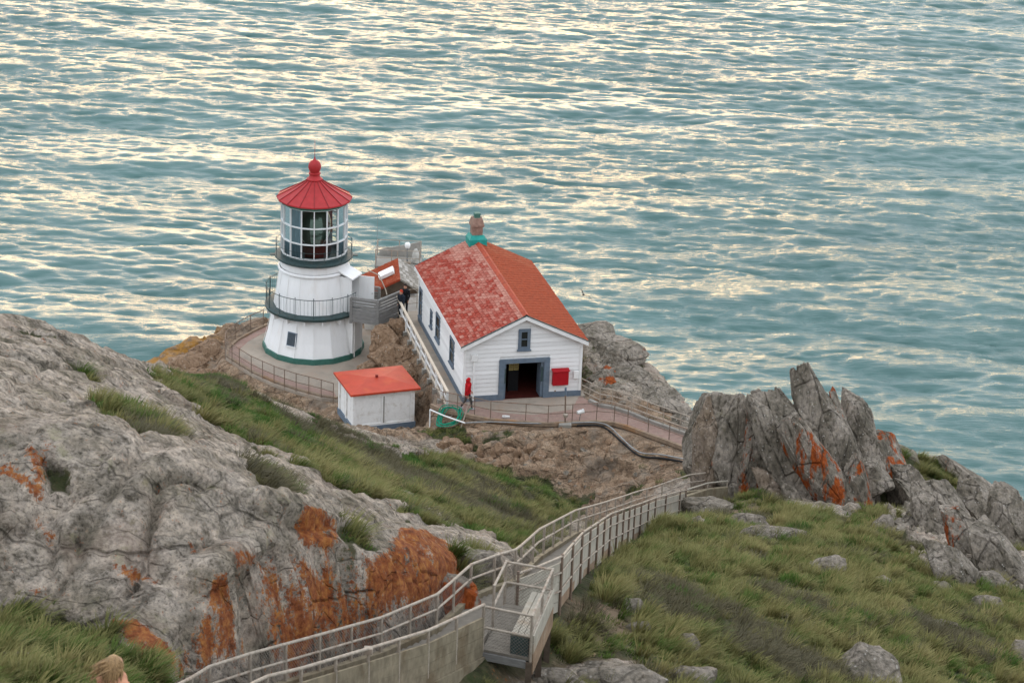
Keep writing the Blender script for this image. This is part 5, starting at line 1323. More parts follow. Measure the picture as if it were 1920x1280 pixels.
# ---------------------------------------------------------------- people
def make_person(name, label, loc, rz, caps, mats, head=True, voxel=0.011, kids=None, scale=1.0):
    """one continuous body: tapered capsules fused by voxel remesh; each face takes the cloth or skin of the nearest limb"""
    m = MB()
    for a, b, ra, rb, mi in caps:
        a, b = Vector(a), Vector(b); d = b-a; L = d.length; d = d.normalized() if L > 1e-6 else Vector((0, 0, 1))
        pts, rr = [], []
        for t in (-1.0, -0.85, -0.5): pts.append(a+d*(ra*t)); rr.append(max(0.001, ra*math.sqrt(max(0, 1-t*t))))
        pts += [a, b]; rr += [ra, rb]
        for t in (0.5, 0.85, 1.0): pts.append(b+d*(rb*t)); rr.append(max(0.001, rb*math.sqrt(max(0, 1-t*t))))
        m.tube(pts, rr, 14)
    tmp = m.build('tmp', None)
    r = tmp.modifiers.new('r', 'REMESH'); r.mode = 'VOXEL'; r.voxel_size = voxel
    s = tmp.modifiers.new('s', 'SMOOTH'); s.factor = 0.5; s.iterations = 3
    dg = bpy.context.evaluated_depsgraph_get()
    me = bpy.data.meshes.new_from_object(tmp.evaluated_get(dg)); bpy.data.objects.remove(tmp)
    me.materials.clear()
    for q in mats: me.materials.append(q)
    nv = len(me.vertices); co = np.zeros(nv*3); me.vertices.foreach_get('co', co); co = co.reshape(-1, 3)
    best = np.full(nv, 1e9); mid = np.zeros(nv, int)
    for a, b, ra, rb, mi in caps:
        a, b = np.array(a, float), np.array(b, float); d = b-a; L2 = max(1e-9, d@d)
        t = np.clip(((co-a)@d)/L2, 0, 1); q = a+t[:, None]*d
        dist = np.linalg.norm(co-q, axis=1)-(ra+(rb-ra)*t)
        w = dist < best; best = np.where(w, dist, best); mid = np.where(w, mi, mid)
    me.polygons.foreach_set('material_index', np.array([mid[p.vertices[0]] for p in me.polygons], np.int32))
    me.polygons.foreach_set('use_smooth', np.ones(len(me.polygons), bool))
    o = link_mesh(name, me, None, None, loc, (0, 0, rz)); o.scale = (scale,)*3
    tag(o, label, 'person', None)
    return o
SKIN = simple('skin', (0.45, 0.24, 0.16), 0.55, 0.06, 8)
def cloth(n, c, r=0.85): return simple(n, c, r, 0.14, 9.0)
def hand(base, d, palm_n, mi, curl=0.35):
    """palm plus five fingers; d = direction of the forearm, palm_n = towards the thumb"""
    b, d, t = Vector(base), Vector(d).normalized(), Vector(palm_n).normalized(); n = d.cross(t).normalized()
    out = [(b, b+d*0.075, 0.026, 0.030, mi)]
    for k, (o, L) in enumerate(((-0.028, 0.062), (-0.010, 0.074), (0.009, 0.080), (0.027, 0.072))):
        p = b+d*0.085+t*o; q = p+d*L*0.55+n*0.01; out += [(p, q, 0.0105, 0.0095, mi), (q, q+d*L*0.45*(1-curl)+n*L*curl, 0.0095, 0.008, mi)]
    p = b+d*0.02+t*0.026; out += [(p, p+d*0.04+t*0.03, 0.012, 0.010, mi), (p+d*0.04+t*0.03, p+d*0.075+t*0.035, 0.010, 0.009, mi)]
    return out
def walker(h_r=0.2, hood=True):
    """walking figure facing +X"""
    c = []
    # mats: 0 jacket, 1 trousers, 2 shoes, 3 skin, 4 head cover
    c += [((0, 0, 0.92), (0.0, 0, 1.12), 0.155, 0.15, 0), ((0, 0, 1.12), (0.02, 0, 1.38), 0.155, 0.165, 0), ((0.0, 0.0, 0.80), (0, 0, 0.92), 0.165, 0.16, 0)]
    for s in (-1, 1):
        c += [((0.01, s*0.10, 1.38), (0.0, s*0.19, 1.36), 0.085, 0.075, 0)]
    c += [((0.0, -0.20, 1.36), (-0.10, -0.24, 1.10), 0.068, 0.055, 0), ((-0.10, -0.24, 1.10), (-0.04, -0.24, 0.88), 0.055, 0.042, 0)]
    c += [((0.0, 0.20, 1.36), (0.08, 0.24, 1.10), 0.068, 0.055, 0), ((0.08, 0.24, 1.10), (0.20, 0.22, 0.92), 0.055, 0.042, 0)]
    c += hand((-0.03, -0.24, 0.85), (0.1, 0, -1), (1, 0.2, 0), 3)+hand((0.22, 0.22, 0.89), (0.5, 0, -0.8), (0.8, -0.2, 0.5), 3)
    c += [((0.02, -0.09, 0.86), (0.17, -0.09, 0.48), 0.095, 0.062, 1), ((0.17, -0.09, 0.48), (0.22, -0.09, 0.10), 0.062, 0.042, 1), ((0.20, -0.09, 0.05), (0.38, -0.09, 0.045), 0.048, 0.040, 2)]
    c += [((-0.02, 0.09, 0.86), (-0.08, 0.09, 0.48), 0.095, 0.062, 1), ((-0.08, 0.09, 0.48), (-0.30, 0.09, 0.16), 0.062, 0.042, 1), ((-0.33, 0.09, 0.13), (-0.22, 0.09, 0.05), 0.046, 0.040, 2)]
    c += [((0.02, 0, 1.42), (0.04, 0, 1.50), 0.062, 0.058, 3)]
    c += [((0.05, 0, 1.56), (0.045, 0, 1.62), 0.088, 0.095, 3), ((0.13, 0, 1.57), (0.145, 0, 1.56), 0.022, 0.014, 3), ((0.10, 0, 1.51), (0.12, 0, 1.51), 0.03, 0.02, 3)]
    for s in (-1, 1): c += [((0.115, s*0.032, 1.605), (0.12, s*0.032, 1.605), 0.014, 0.012, 5)]
    c += [((0.125, -0.02, 1.528), (0.125, 0.02, 1.528), 0.010, 0.010, 6)]
    if hood: c += [((0.0, 0, 1.48), (0.0, 0, 1.60), 0.11, 0.118, 4), ((0.0, 0, 1.60), (0.03, 0, 1.66), 0.112, 0.10, 4)]
    else: c += [((0.03, 0, 1.66), (0.02, 0, 1.69), 0.098, 0.09, 4), ((0.0, 0, 1.60), (0.0, 0, 1.66), 0.09, 0.095, 4)]
    return c
red = cloth('red_jacket', (0.40, 0.006, 0.010)); blk = cloth('black_leggings', (0.012, 0.013, 0.016)); shoe = cloth('pale_shoes', (0.40, 0.45, 0.48))
eye = simple('dark_eye', (0.02, 0.015, 0.012), 0.3); lip = simple('lips', (0.35, 0.12, 0.10), 0.5)
make_person('person', 'person in a red hooded jacket and black leggings walking past the doorway wall', (-2.14, 107.25, 0.0), math.radians(14), walker(), [red, blk, shoe, SKIN, red, eye, lip])
navy = cloth('navy_jacket', (0.018, 0.024, 0.035)); dk = cloth('dark_trousers', (0.015, 0.017, 0.022)); cap_ = cloth('orange_beanie', (0.50, 0.055, 0.025)); hair_d = cloth('dark_hair', (0.03, 0.02, 0.016))
def stander(hood=False, bend=0.0):
    c = walker(hood=False)
    c = [q for q in c if not (q[4] in (1, 2))]
    for s in (-1, 1):
        c += [((0.0, s*0.09, 0.86), (0.02, s*0.10, 0.48), 0.098, 0.065, 1), ((0.02, s*0.10, 0.48), (-0.01, s*0.10, 0.10), 0.065, 0.045, 1), ((-0.02, s*0.10, 0.05), (0.15, s*0.11, 0.042), 0.05, 0.042, 2)]
    return c
make_person('person', 'person in a dark jacket and orange beanie at the top of the white handrail', (-6.28, 119.75, 0.0), math.radians(-120), stander(), [navy, dk, blk, SKIN, cap_, eye, lip], scale=0.97)
make_person('person', 'dark haired person in a dark jacket behind the one in the orange beanie', (-6.10, 120.45, 0.0), math.radians(-100), stander(), [blk, dk, blk, SKIN, hair_d, eye, lip], scale=1.03)
def near_person():
    top = cloth('peach_top', (0.50, 0.25, 0.155)); denim = cloth('blue_denim', (0.05, 0.07, 0.12)); hairc = simple('blond_hair', (0.30, 0.19, 0.09), 0.5, 0.3, 20, (0.08, 0.045, 0.025), 0.7, stretch=(5, 5, 1), dscale=6)
    c = stander()
    c = [q for q in c if q[4] != 4]
    c += [((0.0, 0, 1.58), (0.0, 0, 1.66), 0.09, 0.095, 4)]
    loc = (-4.80, 25.0, 30.15)
    o = make_person('person', 'person seen from behind with windblown blond hair and peach top at the bottom edge', loc, math.radians(60), c, [top, denim, shoe, SKIN, hairc, eye, lip])
    rs = random.Random(5); hb = MB()
    for i in range(150):
        a = rs.uniform(math.radians(75), math.radians(285)); el = rs.uniform(-0.2, 1.3)
        p0 = Vector((0.02+0.10*math.cos(a)*math.cos(el), 0.10*math.sin(a)*math.cos(el), 1.62+0.11*math.sin(el)))
        L = rs.uniform(0.10, 0.30); wind = Vector((-0.35+rs.uniform(-.15, .15), 0.75+rs.uniform(-.25, .25), -0.55+rs.uniform(-.3, .3))).normalized() if rs.random() < 0.45 else Vector((-0.25, rs.uniform(-.15, .2), -1)).normalized()
        p1 = p0+(p0-Vector((0.02, 0, 1.62))).normalized()*0.03+Vector((0, 0, -0.05)); p2 = p1+wind*L*0.5; p3 = p2+wind*L*0.5+Vector((0, 0, -0.03))
        hb.tube(smooth_line([p0, p1, p2, p3], 3), [0.014, 0.015, 0.015, 0.014, 0.013, 0.012, 0.010, 0.008, 0.006, 0.003], 5)
    hb.lathe([(0.02, 1.735), (0.06, 1.73), (0.095, 1.69), (0.106, 1.63), (0.10, 1.57)], 14)
    h = hb.build('hair', hairc, o, True)
near_person()
# ---------------------------------------------------------------- bird over the water
def bird():
    o = MB()
    o.tube([(-0.22, 0, 0), (0, 0, 0.02), (0.24, 0, 0.01)], [0.03, 0.075, 0.02], 8)
    for s in (-1, 1):
        o.add([(0.10, 0, 0.04), (-0.10, 0, 0.04), (0.02, s*0.35, 0.20), (0.14, s*0.33, 0.20), (-0.02, s*0.68, 0.12), (0.05, s*0.66, 0.12)], [(0, 1, 2, 3), (3, 2, 4, 5)])
        o.add([(0.10, 0, 0.02), (-0.10, 0, 0.02), (0.02, s*0.35, 0.18), (0.14, s*0.33, 0.18), (-0.02, s*0.68, 0.11), (0.05, s*0.66, 0.11)], [(3, 2, 1, 0), (5, 4, 2, 3)])
    q = o.build('sea_bird', simple('dark_plumage', (0.05, 0.05, 0.05), 0.8), None, True, loc=(4.85, 150.0, -9.36), rot=(0.5, 0.3, 1.2))
    tag(q, 'dark sea bird flying low over the water right of the building', 'bird')
bird()
CRAGS = [
    ([9.76, 96.0, 5.89], [10.21, 95.7, 0.76], 2.74, 2.6, 1, 'crag', 'broad grey crag at the left end of the rock ridge beside the ramp'),
    ([8.87, 95.4, 5.58], [9.41, 95.1, 1.15], 1.12, 1.8, 2, 'tan', 'brownish slab leaning on the left end of the rock ridge'),
    ([10.96, 95.2, 5.18], [11.34, 94.9, 1.2], 1.46, 1.6, 3, 'orange', 'orange stained wedge of rock between the two left crags'),
    ([11.77, 95.0, 6.67], [14.59, 94.7, 1.04], 2.61, 2.4, 4, 'crag', 'large slanting grey slab in the middle of the rock ridge'),
    ([12.44, 93.8, 6.12], [15.26, 93.5, 1.44], 2.01, 1.6, 5, 'orange', 'orange streaked slab in front of the pointed crag'),
    ([13.3, 95.6, 7.68], [15.35, 95.3, 2.27], 1.6, 1.8, 6, 'crag', 'tall pointed spire, highest of the rock ridge'),
    ([14.53, 96.0, 6.26], [15.94, 95.7, 2.79], 0.83, 1.3, 7, 'orange', 'narrow orange stained slab between the spire and the square block'),
    ([15.75, 97.2, 5.73], [16.33, 96.9, 2.8], 1.33, 1.6, 8, 'crag', 'square topped grey block right of the pointed spire'),
    ([16.92, 97.0, 4.08], [17.37, 96.7, 1.57], 2.27, 2.0, 9, 'orange', 'low orange stained outcrop right of the square block'),
    ([16.43, 94.6, 3.8], [16.72, 94.3, 2.46], 1.59, 1.4, 10, 'crag', 'rounded grey boulder at the foot of the square block'),
    ([15.47, 93.6, 4.52], [16.0, 93.3, 1.51], 1.05, 1.3, 11, 'orange', 'thin tilted slab below the square block'),
    ([17.63, 93.0, 3.59], [19.78, 92.7, 0.92], 1.43, 1.3, 12, 'crag', 'pale tilted slab on the slope below the rounded boulder'),
    ([22.36, 97.0, 1.8], [24.46, 96.7, -2.68], 2.12, 2.4, 13, 'crag', 'long grey rock shoulder at the right edge against the sea'),
    ([20.31, 98.5, 2.25], [22.75, 98.2, 0.28], 1.76, 2.0, 14, 'crag', 'dark ridge rock right of the grass tuft on the skyline'),
    ([18.24, 98.5, 2.84], [19.06, 98.2, 1.78], 1.5, 1.8, 15, 'crag', 'low skyline rock behind the right hand grass tuft'),
    ([22.92, 94.0, 0.69], [24.06, 93.7, -2.1], 1.46, 1.8, 16, 'orange', 'orange stained rock at the extreme right edge'),
    ([11.39, 93.8, 3.45], [12.84, 93.5, 1.54], 0.96, 1.0, 17, 'tan', 'small leaning rock in the grass at the foot of the crags'),
    ([12.56, 93.2, 3.13], [13.25, 92.9, 1.71], 0.81, 0.9, 18, 'crag', 'small grey rock below the orange streaked slab'),
    ([17.14, 85.27, 7.17], [18.55, 84.87, 4.72], 1.89, 1.6, 21, 'crag', 'big angular slab in the middle of the right hand slope'),
    ([17.18, 78.8, 8.97], [18.43, 78.4, 6.8], 1.71, 1.6, 22, 'orange', 'orange seamed slab low on the right hand slope'),
    ([17.81, 76.41, 9.5], [18.82, 76.01, 7.39], 1.5, 1.6, 23, 'crag', 'steep grey slab near the right edge above the grass'),
    ([18.32, 95.79, 3.07], [19.03, 95.39, 0.86], 1.47, 1.4, 24, 'crag', 'upright slab below the skyline grass mound'),
    ([21.01, 87.54, 5.68], [21.83, 87.14, 3.29], 1.58, 1.8, 25, 'crag', 'dark skyline slab nearest the right edge'),
    ([15.5, 73.56, 10.26], [16.37, 73.16, 8.69], 1.14, 1.2, 26, 'pale', 'pale wedge of rock at the lower end of the right hand outcrop'),
    ([20.97, 94.17, 3.19], [21.86, 93.77, 1.16], 1.69, 1.6, 27, 'crag', 'skyline block midway down the right hand ridge')]
BOULDERS = [
    ([9.06, 90.54, 2.74], 2.15, 0.89, 'crag', 'long flat boulder lying at the end of the stairway'),
    ([9.63, 81.69, 6.52], 1.18, 0.51, 'crag', 'pale low boulder in the bare soil right of the stair end'),
    ([10.12, 77.68, 7.96], 1.85, 0.68, 'crag', 'long pale slab half sunk in grass below the crags'),
    ([11.09, 77.5, 7.98], 0.56, 0.4, 'crag', 'small pale stone at the end of the half sunk slab'),
    ([10.94, 69.36, 10.83], 1.08, 0.79, 'pale', 'white tilted slab in the grass in mid slope'),
    ([12.86, 69.36, 10.45], 0.62, 0.36, 'pale', 'small white stone right of the tilted white slab'),
    ([10.12, 55.38, 14.73], 1.47, 1.23, 'crag', 'big lichen covered boulder at the bottom right of the slope'),
    ([16.34, 63.36, 11.19], 0.87, 0.84, 'crag', 'round boulder cut by the right edge of the picture'),
    ([4.81, 51.9, 17.42], 0.71, 0.55, 'crag', 'grey boulder in the grass right of the landing'),
    ([4.62, 48.76, 18.23], 1.24, 0.65, 'pale', 'pale boulder at the bottom edge right of centre'),
    ([3.44, 53.41, 17.58], 0.56, 0.51, 'pale', 'pale stone standing in grass beside the stair boards'),
    ([3.52, 51.82, 17.87], 0.6, 0.36, 'crag', 'low grey stone below the stone beside the stair boards'),
    ([2.44, 46.71, 19.31], 1.74, 0.45, 'pale', 'broad pale rock ledge along the bottom edge below the landing'),
    ([1.18, 45.9, 19.72], 1.34, 0.37, 'pale', 'flat pale rock at the bottom edge under the stair landing'),
    ([8.61, 83.57, 5.72], 0.35, 0.26, 'pale', 'tiny white stone below the long flat boulder'),
    ([14.06, 64.66, 11.41], 1.02, 0.34, 'crag', 'narrow stone on the lower right slope'),
    ([-7.86, 32.84, 27.14], 0.53, 0.3, 'crag', 'grey boulder in the long grass at bottom left'),
    ([0.04, 54.09, 18.42], 0.48, 0.42, 'crag', 'small grey boulder behind the stair rail'),
    ([-0.83, 49.7, 20.52], 1.43, 0.78, 'pale', 'pale cracked rock at the right end of the left outcrop'),
    ([-1.36, 47.26, 21.17], 1.24, 0.69, 'orange', 'orange faced boulder just behind the stair rail'),
    ([16.63, 69.81, 9.53], 0.91, 0.55, 'crag', 'grey rock low on the right hand slope'),
    ([15.86, 82.28, 5.93], 0.72, 0.85, 'crag', 'upright grey rock among blocks on the right slope'),
    ([15.27, 83.24, 5.66], 0.86, 0.95, 'crag', 'orange edged ledge rock above the right slope')]
BLOCKS = [([19.12, 95.75, 1.24], 1.23, 1.03), ([18.31, 90.1, 3.09], 0.93, 0.79), ([18.57, 86.65, 4.14], 0.9, 0.81), ([19.83, 88.29, 3.35], 1.05, 0.91), ([18.93, 82.47, 5.44], 0.85, 0.94), ([18.25, 77.82, 7.0], 0.89, 0.81), ([19.47, 81.0, 5.84], 0.84, 0.97), ([17.79, 74.27, 8.08], 0.89, 0.7), ([16.78, 76.19, 7.75], 0.67, 0.59), ([15.53, 71.34, 9.37], 0.63, 0.52), ([16.93, 84.59, 5.05], 0.79, 0.87)]
STONES = [([-1.91, 104.21, -0.74], 0.69, 0.53), ([-1.23, 103.96, -0.76], 0.64, 0.53), ([-0.56, 103.73, -0.76], 0.58, 0.58), ([-0.04, 103.87, -0.67], 0.69, 0.53), ([0.55, 103.63, -0.78], 0.64, 0.58), ([1.02, 103.89, -0.69], 0.64, 0.53), ([-0.94, 103.07, -0.94], 0.69, 0.58), ([-0.27, 102.98, -0.99], 0.74, 0.58), ([0.39, 102.87, -1.08], 0.69, 0.58), ([-1.55, 103.19, -0.91], 0.63, 0.48), ([-2.38, 103.98, -0.79], 0.58, 0.43), ([-2.85, 104.48, -0.76], 0.96, 0.48), ([-3.0, 104.9, -0.73], 0.59, 0.32), ([0.91, 103.18, -1.01], 0.63, 0.53), ([1.44, 103.47, -0.93], 0.69, 0.58)]
# ---------------------------------------------------------------- rocks
RM = {'crag': make_rock_mat('grey_lichen_rock', orange=0.9, orange_at=0.66, stretch=(1, 1, 0.6)), 'orange': make_rock_mat('orange_lichen_rock', orange=0.97, orange_at=0.50, stretch=(1, 1, 0.6)),
      'tan': make_rock_mat('tan_rock', tan=0.3), 'pale': make_rock_mat('pale_rock', tan=0.0), 'earth': make_rock_mat('brown_stone', tan=0.8)}
def _ico(sub):
    bm = bmesh.new(); bmesh.ops.create_icosphere(bm, subdivisions=sub, radius=1.0)
    v = np.array([p.co[:] for p in bm.verts]); f = [tuple(q.index for q in p.verts) for p in bm.faces]; bm.free()
    return v/np.linalg.norm(v, axis=1)[:, None], f
ICO = {k: _ico(k) for k in (2, 3, 4, 5, 6)}
def rock_points(sub, seed, planes=11, soft=90.0, box=True, rough=0.07):
    """unit rock: directions cut by random flat planes, then roughened"""
    rs = np.random.RandomState(seed); v, f = ICO[sub]
    n = rs.normal(size=(planes, 3)); n /= np.linalg.norm(n, axis=1)[:, None]
    d = rs.uniform(0.62, 0.98, planes)
    if box:
        n = np.vstack([n, np.array([[1, 0, 0], [-1, 0, 0], [0, 1, 0], [0, -1, 0], [0, 0, 1], [0, 0, -1]])+rs.normal(scale=0.14, size=(6, 3))]); n /= np.linalg.norm(n, axis=1)[:, None]
        d = np.concatenate([d, rs.uniform(0.78, 0.92, 6)])
    c = v@n.T
    inv = np.where(c > 0.05, c/d, 0.0)
    r = 1/np.power((inv**soft).sum(1)+1e-9, 1/soft)
    p = v*np.minimum(r, 1.35)[:, None]
    q = p*1.7+seed*3.7
    _c1, _c2, _ci = cells(q*1.1+0.4)
    p = p*(1+rough*fbm(q, 4, 0.55, ridged=True)[:, None]+rough*0.8*fbm(q*4.1, 3)[:, None]+rough*0.45*fbm(q*9.0, 3, ridged=True)[:, None]+rough*1.4*(_ci-0.5)[:, None]-rough*0.9*(1-sstep(0, 0.12, _c2))[:, None])
    return p, f
def rock(name, label, base, axis_top, w, t, seed, mat, sub=4, group=None, rz=0.0, rough=0.07, cat='rock', sink=0.12, parent=None, taper=0.30):
    """rock standing from base to axis_top (both world), w wide, t thick"""
    p, f = rock_points(sub, seed, rough=rough)
    base, top = Vector(base), Vector(axis_top); ax = top-base; L = ax.length*(1+sink)
    base = base-ax*sink
    c, s = math.cos(rz), math.sin(rz)
    x = (p[:, 0]*c-p[:, 1]*s); y = (p[:, 0]*s+p[:, 1]*c)
    P = np.stack([x*w/1.7, y*t/1.7, (p[:, 2]/1.75+0.5)*L], 1)
    k = P[:, 2:3]/L
    P[:, :2] *= (1.0+0.4*taper-taper*k)                   # stands broader at the foot
    sh = np.array([ax.x/ax.length, ax.y/ax.length, ax.z/ax.length])
    P = np.stack([P[:, 0]+P[:, 2]*sh[0], P[:, 1]+P[:, 2]*sh[1], P[:, 2]*sh[2]], 1)
    me = bpy.data.meshes.new(name); me.from_pydata(P.tolist(), [], f); me.update()
    me.polygons.foreach_set('use_smooth', np.ones(len(me.polygons), bool))
    try: me.set_sharp_from_angle(angle=math.radians(24))
    except Exception: pass
    o = link_mesh(name, me, mat, parent, base)
    if parent is None: tag(o, label, cat, group)
    return o
CRAG_TAPER = {1: 0.55, 2: 0.6, 3: 0.8, 4: 0.6, 5: 0.75, 6: 0.72, 7: 0.5, 8: 0.25, 9: 0.6, 11: 0.8, 12: 0.6}
for T_, B_, w, th, seed, m, l in CRAGS:
    rock('crag', l, B_, T_, w*(1.6 if seed == 6 else 1.22), th*1.2, seed, RM[m], 6 if seed in (1, 4, 5, 6, 8, 13, 21, 22) else 5, 'crags of the rock ridge on the right', rz=(seed*1.7) % 0.6-0.3, rough=0.055, taper=CRAG_TAPER.get(seed, 0.45))
for q, w, h, m, l in BOULDERS:
    sd = int(abs(q[0]*31+q[1]*17)) % 900+20
    rock('boulder', l, (q[0], q[1], q[2]-0.3*h-0.1), (q[0]+0.05, q[1]+0.1, q[2]+h*0.68), w*1.2, max(0.6*w, h*1.1), sd, RM[m], 4 if w > 1 else 3, 'boulders in the grass', rz=(sd % 7)*0.2-0.6)
for i, (q, w, h) in enumerate(BLOCKS):
    rock('rock_block', 'pale angular block among jointed blocks on the right hand slope', (q[0], q[1], q[2]-0.5), (q[0]-0.3, q[1]+0.1, q[2]+h*(0.6+0.35*(i%3)/2)), w*1.7, w*1.2, 300+i, RM['pale'] if i % 4 else RM['crag'], 3, 'jointed pale blocks on the right hand slope', rz=0.4+0.1*(i % 5))
for i, (q, w, h) in enumerate(STONES):
    rock('stone', 'brown stone in the rough bank below the front fence', (q[0], q[1], q[2]-0.25), (q[0]+0.1*((i%3)-1), q[1]+0.02, q[2]+h*(0.35+0.2*(i%3))), w*(0.8+0.25*(i%4)), w*0.9, 500+i, RM['earth'], 3, 'brown stones in the bank', rz=0.3*i)
OUTCROP_LABELS = ['brown outcrop just outside the left bend of the terrace fence', 'ochre brown outcrop jutting furthest left over the sea beside the terrace', 'brown outcrop behind the left bend of the terrace fence', 'low brown outcrop at the left end of the headland rim', 'brown outcrop below the front stretch of the terrace fence',
    'brown outcrop under the middle of the white handrail', 'brown outcrop under the upper half of the white handrail', 'low brown outcrop at the edge of the terrace right of the tower', 'brown outcrop under the lower half of the white handrail right behind the hut', 'small brown outcrop under the timber footbridge end']
# rough brown outcrops round the terrace and beside the path
for i, (x, y, z, w, h) in enumerate([(-17.0, 118.2, -3.4, 1.6, 0.9), (-18.2, 119.5, -3.7, 1.8, 1.1), (-17.3, 121.6, -3.3, 1.5, 1.0), (-18.8, 117.6, -4.3, 1.7, 0.9), (-16.2, 116.2, -4.4, 1.4, 0.8), (-6.3, 114.6, -2.0, 1.5, 1.3), (-6.9, 117.0, -2.2, 1.4, 1.4), (-7.3, 115.4, -2.6, 1.3, 0.9), (-5.6, 112.9, -1.8, 1.3, 1.0), (-6.3, 118.3, -1.6, 1.0, 1.0)]):
    gz = ground_z(x, y)
    rock('outcrop', OUTCROP_LABELS[i], (x, y, gz-0.35), (x-0.1, y+0.2, gz+h*0.75), w*1.3, w*1.1, 700+i, RM['earth'], 4, 'brown outcrops on the left rim' if x < -12 else 'brown outcrops under the handrail', rz=0.5*i, rough=0.12)

# weathered rocks of the knoll to the right of the building
for i, (x, y, w, h, l) in enumerate([(4.4, 115.6, 2.0, 1.2, 'mottled rock crowning the knoll behind the right wall of the building'), (5.6, 113.8, 2.2, 1.3, 'broken grey rock on the seaward side of the knoll'), (6.6, 112.0, 1.8, 1.0, 'pale cracked rock on the lower shoulder of the knoll'), (7.9, 110.8, 2.0, 1.0, 'grey rock at the seaward foot of the knoll'), (5.0, 111.4, 1.4, 0.8, 'brown stained rock on the knoll just above the ramp railing'), (9.4, 109.0, 2.2, 0.9, 'low grey rock beyond the middle of the ramp railing'), (10.8, 107.2, 2.2, 1.0, 'low grey rock beyond the far end of the ramp railing')]):
    gz = ground_z(x, y)
    rock('knoll_rock', l, (x, y, gz-0.5), (x-0.15, y+0.2, gz+h*0.4), w*1.25, w*1.1, 820+i, RM['crag' if i != 4 else 'orange'], 4, 'rocks on the knoll right of the building', rz=0.6*i, rough=0.13)
# ---------------------------------------------------------------- grass and low plants
def plant_mat(name, stops, tip=None, rough=0.8):
    m, nt, b = newmat(name)
    oi = N(nt, 'ShaderNodeObjectInfo')
    pn = N(nt, 'ShaderNodeTexNoise'); pn.inputs['Scale'].default_value = 0.42; pn.inputs['Detail'].default_value = 3
    nt.links.new(oi.outputs['Location'], pn.inputs['Vector'])
    patch = ramp(nt, pn.outputs['Fac'], [(0.34, 0.0), (0.66, 1.0)]).outputs[0]
    k = mth(nt, 'ADD', mth(nt, 'MULTIPLY', oi.outputs['Random'], 0.25), mth(nt, 'ADD', mth(nt, 'MULTIPLY', patch, 0.35), mth(nt, 'MULTIPLY', attr(nt, 'shade').outputs['Fac'], 0.42)))
    col = ramp(nt, k, stops).outputs[0]
    if tip:
        col = mixc(nt, mth(nt, 'MULTIPLY', attr(nt, 'along').outputs['Fac'], 0.6), col, tip)
    col = mixc(nt, 1.0, col, (0.88, 0.85, 0.62), 'MULTIPLY')
    nt.links.new(col, b.inputs['Base Color']); b.inputs['Roughness'].default_value = rough
    b.inputs['Specular IOR Level'].default_value = 0.2
    return m
PM = {'grass': plant_mat('tussock_grass', [(0.08, (0.028, 0.052, 0.012)), (0.32, (0.062, 0.088, 0.024)), (0.52, (0.10, 0.11, 0.036)), (0.72, (0.17, 0.15, 0.070)), (0.92, (0.26, 0.21, 0.12))], (0.27, 0.25, 0.13)),
      'green': plant_mat('green_grass', [(0.1, (0.020, 0.050, 0.008)), (0.5, (0.048, 0.095, 0.016)), (0.9, (0.085, 0.13, 0.03))], (0.12, 0.17, 0.05)),
      'ice': plant_mat('ice_plant', [(0.0, (0.025, 0.07, 0.015)), (0.5, (0.05, 0.12, 0.022)), (0.85, (0.09, 0.14, 0.03)), (1.0, (0.17, 0.05, 0.03))]),
      'dead': plant_mat('dead_shrub', [(0.0, (0.045, 0.042, 0.030)), (0.5, (0.095, 0.085, 0.055)), (0.8, (0.10, 0.095, 0.085)), (1.0, (0.17, 0.15, 0.11))])}
def blade_proto(name, nb, L0, L1, spread, lean, w, mat, seed, stiff=0.5, curl=0.8):
    """clump of tapered bent blades, leaning with the wind along +X"""
    rs = random.Random(seed); V, F, S_, AL = [], [], [], []
    for i in range(nb):
        a = rs.uniform(0, 2*math.pi); r = spread*math.sqrt(rs.random()); L = rs.uniform(L0, L1)
        bx, by = r*math.cos(a), r*math.sin(a)
        d = Vector((math.cos(a)*0.55*r/spread+rs.gauss(0, 0.22)+lean*0.35, math.sin(a)*0.55*r/spread+rs.gauss(0, 0.22), 1)).normalized()
        side = Vector((-d.y, d.x, 0)); side = (side if side.length > 0.05 else Vector((0, 1, 0))).normalized()
        side = (side*math.cos(rs.uniform(-.9, .9))+Vector((d.x, d.y, 0))*0.3).normalized()
        p = Vector((bx, by, -0.03)); n0 = len(V); sh = rs.random(); ww = w*rs.uniform(0.7, 1.3); seg = 4
        for k in range(seg+1):
            t = k/seg; q = ww*(1-t**1.6)+0.0008
            V += [tuple(p-side*q), tuple(p+side*q)]; S_ += [sh, sh]; AL += [t, t]
            if k < seg:
                F.append((n0+2*k, n0+2*k+1, n0+2*k+3, n0+2*k+2))
                d = (d+Vector((lean*curl*0.34, rs.gauss(0, 0.05), -curl*0.20))*(0.5+t)).normalized(); p = p+d*(L/seg)
    me = bpy.data.meshes.new(name); me.from_pydata(V, [], F); me.update(); me.materials.append(mat)
    for nm, arr in (('shade', S_), ('along', AL)):
        at = me.attributes.new(nm, 'FLOAT', 'POINT'); at.data.foreach_set('value', np.array(arr, np.float32))
    me.polygons.foreach_set('use_smooth', np.ones(len(me.polygons), bool))
    return bpy.data.objects.new(name, me)
def proto_collection(name, objs):
    c = bpy.data.collections.new(name)
    for o in objs: c.objects.link(o)
    return c
